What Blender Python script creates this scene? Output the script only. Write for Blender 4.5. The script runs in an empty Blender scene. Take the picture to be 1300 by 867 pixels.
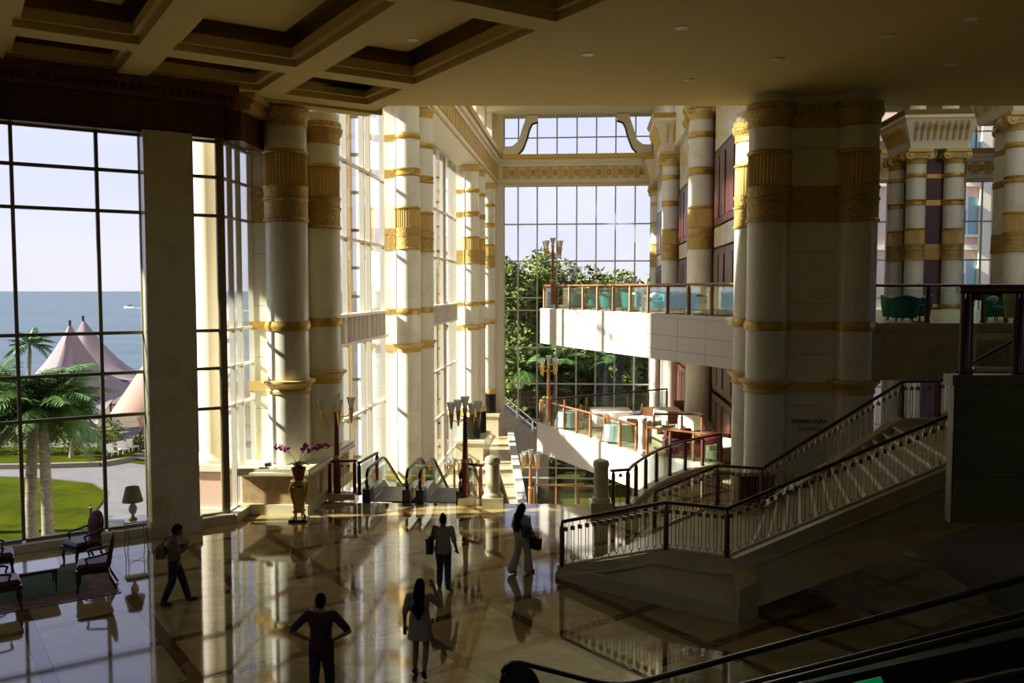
import bpy, bmesh, math, random
from mathutils import Vector, Matrix, Euler

R = math.radians
SC = bpy.context.scene
COL = SC.collection

# ------------------------------------------------------------------ camera
cam_d = bpy.data.cameras.new('camera')
cam_d.sensor_width = 36.0
cam_d.lens = 36.0 * 1100.0 / 1300.0
cam_d.clip_end = 20000
cam = bpy.data.objects.new('camera', cam_d)
COL.objects.link(cam)
cam.location = (0, 0, 6.5)
cam.rotation_euler = (R(90) - math.atan(65.5 / 1100.0), 0, 0)
SC.camera = cam

# ------------------------------------------------------------------ sky
w = bpy.data.worlds.new('sky'); SC.world = w; w.use_nodes = True
nt = w.node_tree; nt.nodes.clear()
out = nt.nodes.new('ShaderNodeOutputWorld')
bg = nt.nodes.new('ShaderNodeBackground')
tc = nt.nodes.new('ShaderNodeTexCoord')
sx = nt.nodes.new('ShaderNodeSeparateXYZ')
rp = nt.nodes.new('ShaderNodeValToRGB')
nz = nt.nodes.new('ShaderNodeTexNoise')
mpn = nt.nodes.new('ShaderNodeMapping')
mixc = nt.nodes.new('ShaderNodeMixRGB')
nt.links.new(tc.outputs['Generated'], sx.inputs[0])
nt.links.new(sx.outputs['Z'], rp.inputs[0])
e = rp.color_ramp.elements
e[0].position = 0.0; e[0].color = (0.74, 0.73, 0.86, 1)
e[1].position = 1.0; e[1].color = (0.40, 0.50, 0.86, 1)
k = e.new(0.12); k.color = (0.68, 0.71, 0.94, 1)
k = e.new(0.4); k.color = (0.56, 0.62, 0.93, 1)
nt.links.new(tc.outputs['Generated'], mpn.inputs[0]); mpn.inputs['Scale'].default_value = (2.2, 2.2, 9)
nt.links.new(mpn.outputs[0], nz.inputs['Vector']); nz.inputs['Scale'].default_value = 1.3; nz.inputs['Detail'].default_value = 5
mr = nt.nodes.new('ShaderNodeMapRange')
mr.inputs[1].default_value = 0.45; mr.inputs[2].default_value = 0.75; mr.inputs[3].default_value = 0; mr.inputs[4].default_value = 0.5
nt.links.new(nz.outputs[0], mr.inputs[0]); nt.links.new(mr.outputs[0], mixc.inputs[0])
nt.links.new(rp.outputs[0], mixc.inputs[1]); mixc.inputs[2].default_value = (0.86, 0.86, 0.95, 1)
nt.links.new(mixc.outputs[0], bg.inputs[0]); bg.inputs[1].default_value = 0.77
nt.links.new(bg.outputs[0], out.inputs[0])

# ------------------------------------------------------------------ sun (low over the sea side)
sun_d = bpy.data.lights.new('sun', 'SUN'); sun_d.energy = 10.5; sun_d.angle = R(1.5); sun_d.color = (1.0, 0.955, 0.84)
sun = bpy.data.objects.new('sun', sun_d); COL.objects.link(sun)
SUN_AZ, SUN_EL = R(-96), R(33)
sd = Vector((math.sin(SUN_AZ) * math.cos(SUN_EL), math.cos(SUN_AZ) * math.cos(SUN_EL), math.sin(SUN_EL)))
sun.rotation_euler = sd.to_track_quat('Z', 'Y').to_euler()

# ------------------------------------------------------------------ exposure
SC.view_settings.view_transform = 'Standard'
SC.view_settings.look = 'None'
SC.view_settings.exposure = 0.66
SC.view_settings.gamma = 1.0
SC.view_settings.use_curve_mapping = False
SC.cycles.transparent_max_bounces = 40
SC.cycles.max_bounces = 12
SC.cycles.diffuse_bounces = 6
SC.cycles.caustics_reflective = False
SC.cycles.caustics_refractive = False
SC.cycles.sample_clamp_indirect = 4.0

# ------------------------------------------------------------------ materials
MATS = {}
def mat(name, col, rough=0.5, metal=0.0, ior=1.5, noise=None, bump=0.0, bscale=20.0, coat=0.0, objvar=0.0, emit=None, es=1.0, trans=0.0, stretch=(1, 1, 1)):
    if name in MATS: return MATS[name]
    m = bpy.data.materials.new(name); m.use_nodes = True
    n = m.node_tree; b = n.nodes['Principled BSDF']
    b.inputs['Roughness'].default_value = rough; b.inputs['Metallic'].default_value = metal; b.inputs['IOR'].default_value = ior
    b.inputs['Coat Weight'].default_value = coat
    b.inputs['Base Color'].default_value = (*col, 1)
    b.inputs['Transmission Weight'].default_value = trans
    src = None
    tcn = n.nodes.new('ShaderNodeTexCoord')
    mp = n.nodes.new('ShaderNodeMapping'); mp.inputs['Scale'].default_value = stretch
    geo = n.nodes.new('ShaderNodeNewGeometry')
    n.links.new(geo.outputs['Position'], mp.inputs[0])
    if noise:
        c2, sc, lo, hi = noise
        t = n.nodes.new('ShaderNodeTexNoise'); t.inputs['Scale'].default_value = sc; t.inputs['Detail'].default_value = 6; t.inputs['Roughness'].default_value = 0.6; t.inputs['Distortion'].default_value = 1.2
        n.links.new(mp.outputs[0], t.inputs['Vector'])
        ra = n.nodes.new('ShaderNodeMapRange'); ra.inputs[1].default_value = lo; ra.inputs[2].default_value = hi
        n.links.new(t.outputs[0], ra.inputs[0])
        mx = n.nodes.new('ShaderNodeMixRGB'); mx.inputs[1].default_value = (*col, 1); mx.inputs[2].default_value = (*c2, 1)
        n.links.new(ra.outputs[0], mx.inputs[0]); src = mx.outputs[0]
    if objvar:
        oi = n.nodes.new('ShaderNodeObjectInfo')
        ra = n.nodes.new('ShaderNodeMapRange'); ra.inputs[3].default_value = 1 - objvar; ra.inputs[4].default_value = 1 + objvar
        n.links.new(oi.outputs['Random'], ra.inputs[0])
        mu = n.nodes.new('ShaderNodeMixRGB'); mu.blend_type = 'MULTIPLY'; mu.inputs[0].default_value = 1
        if src: n.links.new(src, mu.inputs[1])
        else: mu.inputs[1].default_value = (*col, 1)
        n.links.new(ra.outputs[0], mu.inputs[2]); src = mu.outputs[0]
    if src: n.links.new(src, b.inputs['Base Color'])
    if bump:
        t = n.nodes.new('ShaderNodeTexNoise'); t.inputs['Scale'].default_value = bscale; t.inputs['Detail'].default_value = 4
        n.links.new(mp.outputs[0], t.inputs['Vector'])
        bp = n.nodes.new('ShaderNodeBump'); bp.inputs['Strength'].default_value = bump; bp.inputs['Distance'].default_value = 0.05
        n.links.new(t.outputs[0], bp.inputs['Height']); n.links.new(bp.outputs[0], b.inputs['Normal'])
    if emit:
        b.inputs['Emission Color'].default_value = (*emit, 1); b.inputs['Emission Strength'].default_value = es
    MATS[name] = m
    return m

def glassmat(name, tint, refl=0.06, gl=0.0):
    m = bpy.data.materials.new(name); m.use_nodes = True
    n = m.node_tree; n.nodes.clear()
    o = n.nodes.new('ShaderNodeOutputMaterial'); t = n.nodes.new('ShaderNodeBsdfTransparent'); g = n.nodes.new('ShaderNodeBsdfGlossy')
    f = n.nodes.new('ShaderNodeFresnel'); f.inputs[0].default_value = 1.45
    ma = n.nodes.new('ShaderNodeMath'); ma.operation = 'MULTIPLY'; ma.inputs[1].default_value = refl
    mx = n.nodes.new('ShaderNodeMixShader')
    t.inputs[0].default_value = (*tint, 1); g.inputs[0].default_value = (1, 1, 1, 1); g.inputs['Roughness'].default_value = 0.02
    n.links.new(f.outputs[0], ma.inputs[0]); n.links.new(ma.outputs[0], mx.inputs[0])
    n.links.new(t.outputs[0], mx.inputs[1]); n.links.new(g.outputs[0], mx.inputs[2]); n.links.new(mx.outputs[0], o.inputs[0])
    MATS[name] = m
    return m

WHITE = mat('white_marble', (0.80, 0.785, 0.655), 0.28, noise=((0.68, 0.65, 0.49), 0.9, 0.52, 0.72), objvar=0.03)
STAIRM = mat('stair_marble', (0.48, 0.44, 0.235), 0.25, noise=((0.38, 0.31, 0.15), 1.1, 0.5, 0.75), objvar=0.04)  # darker than the cream marble: near-lobby shade is put into the colour
SHADEST = mat('shade_toned_stone', (0.10, 0.095, 0.035), 0.3, noise=((0.07, 0.055, 0.02), 1.2, 0.45, 0.7), objvar=0.05)  # deep shade of the near corner is put into this stone colour
CREAM = mat('cream_marble', (0.69, 0.645, 0.43), 0.25, noise=((0.52, 0.46, 0.25), 1.1, 0.5, 0.75), objvar=0.04)
PANEL = mat('white_panel', (0.76, 0.72, 0.66), 0.45)
BEIGE = mat('beige_marble', (0.55, 0.40, 0.22), 0.2, noise=((0.34, 0.22, 0.09), 1.4, 0.45, 0.7), objvar=0.05)
TILE = mat('floor_marble', (0.32, 0.25, 0.095), 0.055, ior=1.9, noise=((0.225, 0.165, 0.055), 0.8, 0.42, 0.68), objvar=0.07, stretch=(1, 2.2, 1), bump=0.012, bscale=0.9)
INLAY = mat('floor_inlay', (0.105, 0.045, 0.014), 0.05, ior=1.9, noise=((0.16, 0.08, 0.025), 2.0, 0.45, 0.7))
GROUT = mat('floor_grout', (0.10, 0.07, 0.035), 0.5)
LOWMARB = mat('lower_floor_marble', (0.58, 0.47, 0.29), 0.15, noise=((0.44, 0.34, 0.19), 0.6, 0.45, 0.7))
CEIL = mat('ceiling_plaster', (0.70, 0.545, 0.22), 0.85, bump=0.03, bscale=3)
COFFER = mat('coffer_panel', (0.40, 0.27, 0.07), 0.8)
UPCEIL = mat('atrium_plaster', (0.75, 0.71, 0.50), 0.8)
ENTAB = mat('pale_entablature', (0.80, 0.75, 0.60), 0.5)
GOLD = mat('gilt', (0.62, 0.40, 0.085), 0.36, 0.55, noise=((0.34, 0.19, 0.03), 9, 0.5, 0.7))
GOLDR = mat('gilt_relief', (0.62, 0.44, 0.14), 0.42, 0.35, noise=((0.36, 0.23, 0.05), 16, 0.45, 0.58), bump=0.7, bscale=18)
GOLDP = mat('gilt_pale', (0.66, 0.47, 0.16), 0.5, 0.25)
BLACKST = mat('black_granite', (0.012, 0.018, 0.015), 0.12, noise=((0.05, 0.07, 0.055), 14, 0.55, 0.7))
REDWOOD = mat('red_wood', (0.085, 0.018, 0.010), 0.35, noise=((0.04, 0.008, 0.005), 3, 0.4, 0.7), stretch=(1, 1, .2))
MAHOG = mat('mahogany', (0.16, 0.055, 0.02), 0.3, noise=((0.08, 0.022, 0.01), 4, 0.4, 0.7), stretch=(1, 1, .3))
RAILW = mat('rail_wood', (0.33, 0.15, 0.055), 0.35, noise=((0.22, 0.09, 0.03), 5, 0.4, 0.7), stretch=(1, 1, .3))
DARKW = mat('dark_wood', (0.035, 0.012, 0.008), 0.28)
POSTW = mat('post_wood', (0.14, 0.03, 0.018), 0.3)
FRAMEW = mat('white_frame', (0.70, 0.68, 0.58), 0.4)
FRAMED = mat('bronze_frame', (0.20, 0.16, 0.085), 0.45)
FRAMEG = mat('grey_frame', (0.50, 0.52, 0.44), 0.4)
TAN = mat('tan_fin', (0.60, 0.40, 0.17), 0.5)
METAL = mat('bronze_metal', (0.30, 0.25, 0.16), 0.3, 0.75)
STEEL = mat('steel', (0.55, 0.53, 0.48), 0.25, 0.9)
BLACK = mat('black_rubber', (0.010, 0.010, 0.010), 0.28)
DARK = mat('dark_metal', (0.03, 0.03, 0.028), 0.4, 0.4)
GLASS = glassmat('window_glass', (0.985, 0.99, 0.985), 0.45)
GREENG = glassmat('rail_glass', (0.90, 0.965, 0.93), 0.55)
FROST = mat('lamp_glass', (0.92, 0.90, 0.84), 0.45, trans=0.75)
TEAL = mat('teal_fabric', (0.02, 0.20, 0.22), 0.8)
CLOTH = mat('white_cloth', (0.82, 0.80, 0.78), 0.8)
BROWNF = mat('brown_leather', (0.20, 0.085, 0.03), 0.5)
MAROON = mat('maroon_velvet', (0.10, 0.012, 0.015), 0.7)
REDF = mat('red_cushion', (0.42, 0.02, 0.03), 0.7)
CREAMF = mat('cream_fabric', (0.62, 0.55, 0.36), 0.8)
SILK = mat('plum_silk', (0.085, 0.038, 0.05), 0.42)
TABLETOP = mat('pale_glass_top', (0.72, 0.75, 0.78), 0.06, ior=2.6)
LAMPSH = mat('lamp_shade', (0.42, 0.35, 0.18), 0.7)
PORC = mat('porcelain', (0.78, 0.76, 0.70), 0.2)
BRASS = mat('brass', (0.55, 0.36, 0.10), 0.3, 0.9)
RUGG = mat('rug_green', (0.045, 0.075, 0.018), 0.95)
RUGB = mat('rug_border', (0.22, 0.10, 0.065), 0.95, noise=((0.10, 0.075, 0.03), 7, 0.48, 0.55))
POT = mat('terracotta', (0.24, 0.06, 0.03), 0.6)
LEAF = mat('leaf', (0.035, 0.11, 0.02), 0.5, objvar=0.25)
ORCHID = mat('orchid_petal', (0.62, 0.05, 0.36), 0.5)
SKIN = mat('skin', (0.22, 0.115, 0.07), 0.55)
HAIR = mat('hair', (0.006, 0.005, 0.004), 0.8, ior=1.25)
GRASS = mat('lawn', (0.05, 0.062, 0.002), 0.95, ior=1.08, noise=((0.026, 0.036, 0.0015), 0.25, 0.4, 0.65), bump=0.5, bscale=6)
PATH = mat('paving', (0.13, 0.125, 0.125), 0.7, noise=((0.10, 0.097, 0.096), 0.5, 0.4, 0.7))
KERB = mat('kerb_stone', (0.18, 0.145, 0.11), 0.8)
SOIL = mat('soil', (0.10, 0.07, 0.04), 0.95)
SEA = mat('sea_water', (0.04, 0.072, 0.09), 0.35, ior=1.2, noise=((0.065, 0.10, 0.12), 0.03, 0.4, 0.65), bump=0.55, bscale=0.35, stretch=(.5, 1.4, 1))
TENT = mat('tent_membrane', (0.22, 0.165, 0.18), 0.7)
AWN = mat('peach_awning', (0.28, 0.17, 0.12), 0.6)
PALMT = mat('palm_trunk', (0.27, 0.24, 0.18), 0.85, noise=((0.13, 0.11, 0.08), 2.0, 0.4, 0.65), stretch=(1, 1, 4))
PALML = mat('palm_leaf', (0.035, 0.10, 0.012), 0.45, noise=((0.075, 0.15, 0.018), 0.5, 0.4, 0.65))
TREEL = [mat('foliage_deep', (0.085, 0.125, 0.025), 0.8, ior=1.2, noise=((0.17, 0.205, 0.045), 0.5, 0.4, 0.65)),
         mat('foliage_mid', (0.12, 0.165, 0.03), 0.8, ior=1.2, noise=((0.22, 0.26, 0.06), 0.5, 0.4, 0.65)),
         mat('foliage_grey', (0.19, 0.21, 0.12), 0.8, ior=1.2, noise=((0.28, 0.29, 0.18), 0.6, 0.4, 0.65))]
BARK = mat('bark', (0.12, 0.085, 0.055), 0.9)
PINKW = mat('pink_render', (0.66, 0.47, 0.37), 0.8)
CREAMW = mat('cream_render', (0.78, 0.69, 0.52), 0.7)
BWIN = mat('building_glass', (0.18, 0.36, 0.40), 0.1, ior=1.6)
GREENLAMP = mat('green_step_light', (0.0, 0.05, 0.02), 0.5, emit=(0.0, 0.55, 0.18), es=0.16)
DLRIM = mat('downlight_rim', (0.85, 0.80, 0.66), 0.4)
DLIN = mat('downlight_inside', (0.12, 0.09, 0.05), 0.3, 0.6)
INK = mat('lettering', (0.02, 0.015, 0.01), 0.5)

# ------------------------------------------------------------------ mesh builder
class MB:
    def __init__(s): s.v = []; s.f = []; s.T = None
    def add(s, vs, fs):
        b = len(s.v)
        if s.T is not None: vs = [tuple(s.T @ Vector(v)) for v in vs]
        s.v += [tuple(v) for v in vs]; s.f += [tuple(i + b for i in f) for f in fs]
        return s
    def box(s, x0, x1, y0, y1, z0, z1):
        return s.add([(x0, y0, z0), (x1, y0, z0), (x1, y1, z0), (x0, y1, z0), (x0, y0, z1), (x1, y0, z1), (x1, y1, z1), (x0, y1, z1)],
                     [(3, 2, 1, 0), (4, 5, 6, 7), (0, 1, 5, 4), (1, 2, 6, 5), (2, 3, 7, 6), (3, 0, 4, 7)])
    def frus(s, a, b, z0, z1):            # a,b = (x0,x1,y0,y1) rectangles at z0 and z1
        return s.add([(a[0], a[2], z0), (a[1], a[2], z0), (a[1], a[3], z0), (a[0], a[3], z0), (b[0], b[2], z1), (b[1], b[2], z1), (b[1], b[3], z1), (b[0], b[3], z1)],
                     [(3, 2, 1, 0), (4, 5, 6, 7), (0, 1, 5, 4), (1, 2, 6, 5), (2, 3, 7, 6), (3, 0, 4, 7)])
    def prism(s, poly, z0, z1):
        n = len(poly)
        if not isinstance(z0, (list, tuple)): z0 = [z0] * n
        if not isinstance(z1, (list, tuple)): z1 = [z1] * n
        vs = [(p[0], p[1], z0[i]) for i, p in enumerate(poly)] + [(p[0], p[1], z1[i]) for i, p in enumerate(poly)]
        fs = [tuple(reversed(range(n))), tuple(range(n, 2 * n))] + [(i, (i + 1) % n, n + (i + 1) % n, n + i) for i in range(n)]
        return s.add(vs, fs)
    def lathe(s, prof, seg=20, cx=0, cy=0, caps=True):
        vs = []; fs = []
        for r, z in prof:
            for k in range(seg):
                a = 2 * math.pi * k / seg
                vs.append((cx + r * math.cos(a), cy + r * math.sin(a), z))
        for i in range(len(prof) - 1):
            for k in range(seg):
                k2 = (k + 1) % seg
                fs.append((i * seg + k, i * seg + k2, (i + 1) * seg + k2, (i + 1) * seg + k))
        if caps:
            fs.append(tuple(reversed(range(seg)))); b = (len(prof) - 1) * seg; fs.append(tuple(range(b, b + seg)))
        return s.add(vs, fs)
    def tube(s, pts, r, seg=8, closed=False, flat=1.0):
        pts = [Vector(p) for p in pts]; n = len(pts); vs = []; fs = []
        if not isinstance(r, (list, tuple)): r = [r] * n
        prev = None
        for i, p in enumerate(pts):
            if closed: t = pts[(i + 1) % n] - pts[i - 1]
            else: t = pts[min(i + 1, n - 1)] - pts[max(i - 1, 0)]
            t.normalize()
            u = Vector((0, 0, 1)) if abs(t.z) < 0.95 else Vector((0, 1, 0))
            if prev is not None and abs(t.z) >= 0.95: u = prev
            a = t.cross(u).normalized(); c = a.cross(t).normalized(); prev = c
            for k in range(seg):
                g = 2 * math.pi * (k + .5) / seg
                vs.append(p + a * (math.cos(g) * r[i]) + c * (math.sin(g) * r[i] * flat))
        m = n if closed else n - 1
        for i in range(m):
            j = (i + 1) % n
            for k in range(seg):
                k2 = (k + 1) % seg
                fs.append((i * seg + k, i * seg + k2, j * seg + k2, j * seg + k))
        if not closed:
            fs.append(tuple(reversed(range(seg)))); fs.append(tuple(range((n - 1) * seg, n * seg)))
        return s.add(vs, fs)
    def bar(s, p, q, w, h):               # rectangular bar p->q, w horizontal, h vertical-ish
        p = Vector(p); q = Vector(q); t = (q - p).normalized()
        u = Vector((0, 0, 1)) if abs(t.z) < 0.95 else Vector((0, 1, 0))
        a = t.cross(u).normalized() * w / 2; c = a.cross(t).normalized() * h / 2
        vs = [p - a - c, p + a - c, p + a + c, p - a + c, q - a - c, q + a - c, q + a + c, q - a + c]
        return s.add(vs, [(3, 2, 1, 0), (4, 5, 6, 7), (0, 1, 5, 4), (1, 2, 6, 5), (2, 3, 7, 6), (3, 0, 4, 7)])
    def ball(s, c, r, seg=12, rings=8):
        if not isinstance(r, (list, tuple)): r = (r, r, r)
        vs = [(c[0], c[1], c[2] - r[2])]; fs = []
        for i in range(1, rings):
            t = math.pi * i / rings
            for k in range(seg):
                a = 2 * math.pi * k / seg
                vs.append((c[0] + r[0] * math.sin(t) * math.cos(a), c[1] + r[1] * math.sin(t) * math.sin(a), c[2] - r[2] * math.cos(t)))
        vs.append((c[0], c[1], c[2] + r[2])); L = len(vs) - 1
        for k in range(seg):
            fs.append((0, 1 + (k + 1) % seg, 1 + k)); fs.append((L, L - seg + k, L - seg + (k + 1) % seg))
        for i in range(rings - 2):
            for k in range(seg):
                a = 1 + i * seg; k2 = (k + 1) % seg
                fs.append((a + k, a + k2, a + seg + k2, a + seg + k))
        return s.add(vs, fs)
    def cap(s, p, q, r1, r2, seg=12):     # tapered capsule
        p = Vector(p); q = Vector(q)
        s.ball(p, r1, seg, 8); s.ball(q, r2, seg, 8)
        n = 5
        return s.tube([p.lerp(q, i / n) for i in range(n + 1)], [r1 + (r2 - r1) * i / n for i in range(n + 1)], seg)
    def mesh(s, name, m, smooth=False):
        me = bpy.data.meshes.new(name); me.from_pydata(s.v, [], s.f); me.validate()
        bm = bmesh.new(); bm.from_mesh(me); bmesh.ops.recalc_face_normals(bm, faces=bm.faces); bm.to_mesh(me); bm.free()
        if m: me.materials.append(m)
        if smooth:
            me.polygons.foreach_set('use_smooth', [True] * len(me.polygons))
            me.set_sharp_from_angle(angle=R(38))
        return me
    def build(s, name, m, parent=None, loc=None, rz=0, smooth=False):
        return link(name, s.mesh(name, m, smooth), parent, loc, rz)

def link(name, me, parent=None, loc=None, rz=0):
    o = bpy.data.objects.new(name, me); COL.objects.link(o)
    if parent: o.parent = parent
    if loc: o.location = loc
    if rz: o.rotation_euler = (0, 0, rz)
    return o
def tag(o, label=None, cat=None, group=None, kind=None):
    if label: o['label'] = label
    if cat: o['category'] = cat
    if group: o['group'] = group
    if kind: o['kind'] = kind
    return o
def thing(name, label, cat, loc=(0, 0, 0), rz=0, group=None):
    o = bpy.data.objects.new(name, None); COL.objects.link(o); o.location = loc; o.rotation_euler = (0, 0, rz)
    o.empty_display_size = 0.1
    return tag(o, label, cat, group)
def struct(name, label, cat, loc=(0, 0, 0), rz=0):
    return tag(thing(name, label, cat, loc, rz), kind='structure')
def copy_tree(o, parent=None, kids=None):
    c = o.copy(); COL.objects.link(c); c.parent = parent
    for ch in [x for x in o.children]: copy_tree(ch, c)
    return c
def B(x0, x1, y0, y1, z0, z1): return MB().box(x0, x1, y0, y1, z0, z1)

AX = 5.0                                   # atrium axis, degrees to the right of north (+Y)
cs, sn = math.cos(R(AX)), math.sin(R(AX))
def BW(o, s, z=0): return Vector((s * sn + o * cs, s * cs - o * sn, z))
RZ = -R(AX)
# ================================================================== FLOORS
def clip(poly, hp):
    """clip polygon by half planes (nx,ny,d): keep nx*x+ny*y<=d"""
    for nx, ny, d in hp:
        outp = []
        for i in range(len(poly)):
            p, q = poly[i], poly[(i + 1) % len(poly)]
            a = nx * p[0] + ny * p[1] - d; b = nx * q[0] + ny * q[1] - d
            if a <= 0: outp.append(p)
            if (a < 0 < b) or (b < 0 < a):
                t = a / (a - b); outp.append((p[0] + (q[0] - p[0]) * t, p[1] + (q[1] - p[1]) * t))
        poly = outp
        if len(poly) < 3: return []
    return poly
def hps(poly):
    """half planes of a convex polygon"""
    cx = sum(p[0] for p in poly) / len(poly); cy = sum(p[1] for p in poly) / len(poly); r = []
    for i in range(len(poly)):
        p, q = poly[i], poly[(i + 1) % len(poly)]
        nx, ny = q[1] - p[1], -(q[0] - p[0]); l = math.hypot(nx, ny); nx /= l; ny /= l
        d = nx * p[0] + ny * p[1]
        if nx * cx + ny * cy > d: nx, ny, d = -nx, -ny, -d
        r.append((nx, ny, d))
    return r
def area(p): return abs(sum(p[i][0] * p[(i + 1) % len(p)][1] - p[(i + 1) % len(p)][0] * p[i][1] for i in range(len(p)))) / 2

e1 = BW(-8.2, 26.15); e2 = BW(1.0, 26.15); e3 = (2.9, 25.45); e0 = BW(-10.3, 26.15)
CURVE = [(3.46, 25.52), (3.75, 26.35), (4.13, 27.21), (4.57, 28.15), (5.07, 29.02), (5.75, 29.95), (6.51, 30.81), (7.15, 31.4), (7.77, 31.93)]
main_poly = [(-16, 19.2), (-8.3, 24.4), tuple(e0[:2]), tuple(e2[:2]), (20, tuple(e2[:2])[1] - 1.65), (20, -8), (-16, -8)]
wl0 = (-16, 18.897 + .1); t1_ = (-4.88, 26.17)
main_poly = [wl0, t1_, tuple(e2[:2]), (20, e2[1] - 19 * sn), (20, -8), (-16, -8)]
fill_poly = [(-8.2, 24.07), (-8.0, 26.9), t1_]
side_poly = [(3.2, 24.9)] + CURVE + [(12.5, 33.0), (13, 24.0)]
floor = struct('floor', 'polished cream marble lobby floor with dark diagonal inlay grid', 'floor')
MB().prism(main_poly, -0.6, -0.012).build('floor_bed', GROUT, floor)
MB().prism(side_poly, -0.6, -0.012).build('floor_bed', GROUT, floor)
MB().prism(fill_poly, -0.6, -0.012).build('floor_bed', GROUT, floor)
FG = 54.5
fa = Vector((math.sin(R(FG)), math.cos(R(FG)))); fb = Vector((-fa.y, fa.x))      # fa to the right-back, fb to the left-back
FO = Vector((-5.47, 21.29)); SP = 2.0; SW = 0.115; JT = 0.004
def fpt(i, j): p = FO + fa * i + fb * j; return (p.x, p.y)
tile_region = [(-16, 8.5), (10, 8.5), (10, 34), (-16, 34)]
for poly, tag_ in ((main_poly, 0), (side_poly, 1), (fill_poly, 2)):
    H = hps(poly)
    if tag_ == 0: H = H + hps(tile_region)
    elif tag_ == 1:
        # keep out of the part already tiled by the main floor
        n = Vector((sn, cs)); H = H + [(-n.x, -n.y, -26.15)]
    for i in range(-12, 14):
        for j in range(-12, 12):
            x0, x1, y0, y1 = i * SP + SW + JT, (i + 1) * SP - SW - JT, j * SP + SW + JT, (j + 1) * SP - SW - JT
            for nm, m, q in (('floor_tile', TILE, (x0, x1, y0, y1)),
                             ('inlay_strip', INLAY, (x0, x1, j * SP - SW, j * SP + SW)),
                             ('inlay_strip', INLAY, (i * SP - SW, i * SP + SW, y0, y1)),
                             ('inlay_square', INLAY, (i * SP - SW, i * SP + SW, j * SP - SW, j * SP + SW))):
                c = clip([fpt(q[0], q[2]), fpt(q[1], q[2]), fpt(q[1], q[3]), fpt(q[0], q[3])], H)
                if len(c) >= 3 and area(c) > 0.004:
                    if nm == 'inlay_square' and tag_ == 1: nm = 'inlay_strip'
                    MB().prism(c, -0.012, 0.0).build(nm, m, floor)

# lower level floors --------------------------------------------------
low = struct('floor', 'pale marble floor of the lower level beside the glass wall', 'floor')
lowpoly = [tuple(BW(-10, 26.2)[:2]), tuple(BW(-10, 78.2)[:2]), tuple(BW(-6.0, 78.2)[:2]), (1.2, 62), (1.35, 50), (1.35, 26.3)]
low_pts = [tuple(BW(-10, 30.0)[:2]), tuple(BW(-10, 78.2)[:2]), (-0.15, 78.6), (0.2, 66), (0.55, 55), (0.75, 46), (0.75, 30.3)]
MB().prism(low_pts, -7.4, -6.6).build('floor_slab', LOWMARB, low)
# grey kerb along the slab edge
kp = [(-0.15, 78.6), (0.2, 66), (0.55, 55), (0.75, 46), (0.75, 30.3)]
kerb = MB()
for a, b in zip(kp, kp[1:]): kerb.bar((a[0], a[1], -6.45), (b[0], b[1], -6.45), 0.55, 0.34)
kerb.build('edge_kerb', FRAMEG, low)
low2 = struct('floor', 'deep basement floor below the terraces', 'floor')
B(0, 48, 26, 80, -14.3, -13.8).build('floor_slab', LOWMARB, low2)

# upper floor where the photographer stands (landing on the near side, shade put into its stone colour)
upf = struct('floor', 'upper landing floor in the near corner, shade put into its colour', 'floor')
B(5.95, 22, 11.6, 11.75, 3.34, 5.3).build('slab', SHADEST, upf)
MB().box(5.9, 22, 11.55, 11.8, 5.22, 5.36).build('edge_trim', SHADEST, upf)
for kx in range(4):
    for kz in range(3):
        B(5.97 + kx * 1.3, 5.97 + kx * 1.3 + 1.288, 11.575, 11.6, 3.36 + kz * .62, 3.36 + kz * .62 + .608).build('marble_panel', SHADEST, upf)
B(-16, 22, -8, 1.6, 4.9, 5.0).build('slab', SHADEST, upf)

# ================================================================== CEILINGS
ceil = struct('ceiling', 'flat tan plaster ceiling over the lobby', 'ceiling')
CG = 57.0
ca = Vector((-math.sin(R(CG)), -math.cos(R(CG)))); cb = Vector((-ca.y, ca.x))     # ca leftwards along the wall, cb towards the camera
if cb.y > 0: cb = -cb
CO = Vector((-4.15, 26.6))
def cpt(a, b): p = CO + ca * a + cb * b; return (p.x, p.y)
# flat field right of the slot
right_flat = [cpt(-0.16, -0.5), (22.0, 26.9), (40, 26.9), (40, -8), cpt(-0.16, 42)]
MB().prism([cpt(-.16, .35), (-3.75, 26.9), (40, 26.9), (40, -8), cpt(-.16, 40)], 12.2, 12.9).build('ceiling_slab', CEIL, ceil)
B(-12, 40, 26.9, 27.25, 12.2, 15.5).build('edge_fascia', CEIL, ceil)
cof = struct('ceiling', 'coffered tan plaster ceiling with deep recessed panels', 'ceiling')
AL = [(-0.0, 0.55), (3.05, 3.75), (6.6, 7.3), (9.75, 10.3)]
BL = [(0.0, 0.75), (3.05, 3.75), (9.4, 10.1), (15.8, 16.5), (22, 22.7), (28, 29)]
A0, A1, B0, B1 = AL[0][0], AL[-1][1], BL[0][0], BL[-1][1]
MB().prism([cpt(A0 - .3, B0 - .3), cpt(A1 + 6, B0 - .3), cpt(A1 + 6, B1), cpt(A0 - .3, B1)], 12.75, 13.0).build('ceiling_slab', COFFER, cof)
for a0, a1 in AL:
    MB().prism([cpt(a0, B0), cpt(a1, B0), cpt(a1, B1), cpt(a0, B1)], 11.9, 12.22).build('ceiling_beam', CEIL, cof)
    MB().prism([cpt(a0 + .12, B0), cpt(a1 - .12, B0), cpt(a1 - .12, B1), cpt(a0 + .12, B1)], 12.22, 12.75).build('beam_core', COFFER, cof)
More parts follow.
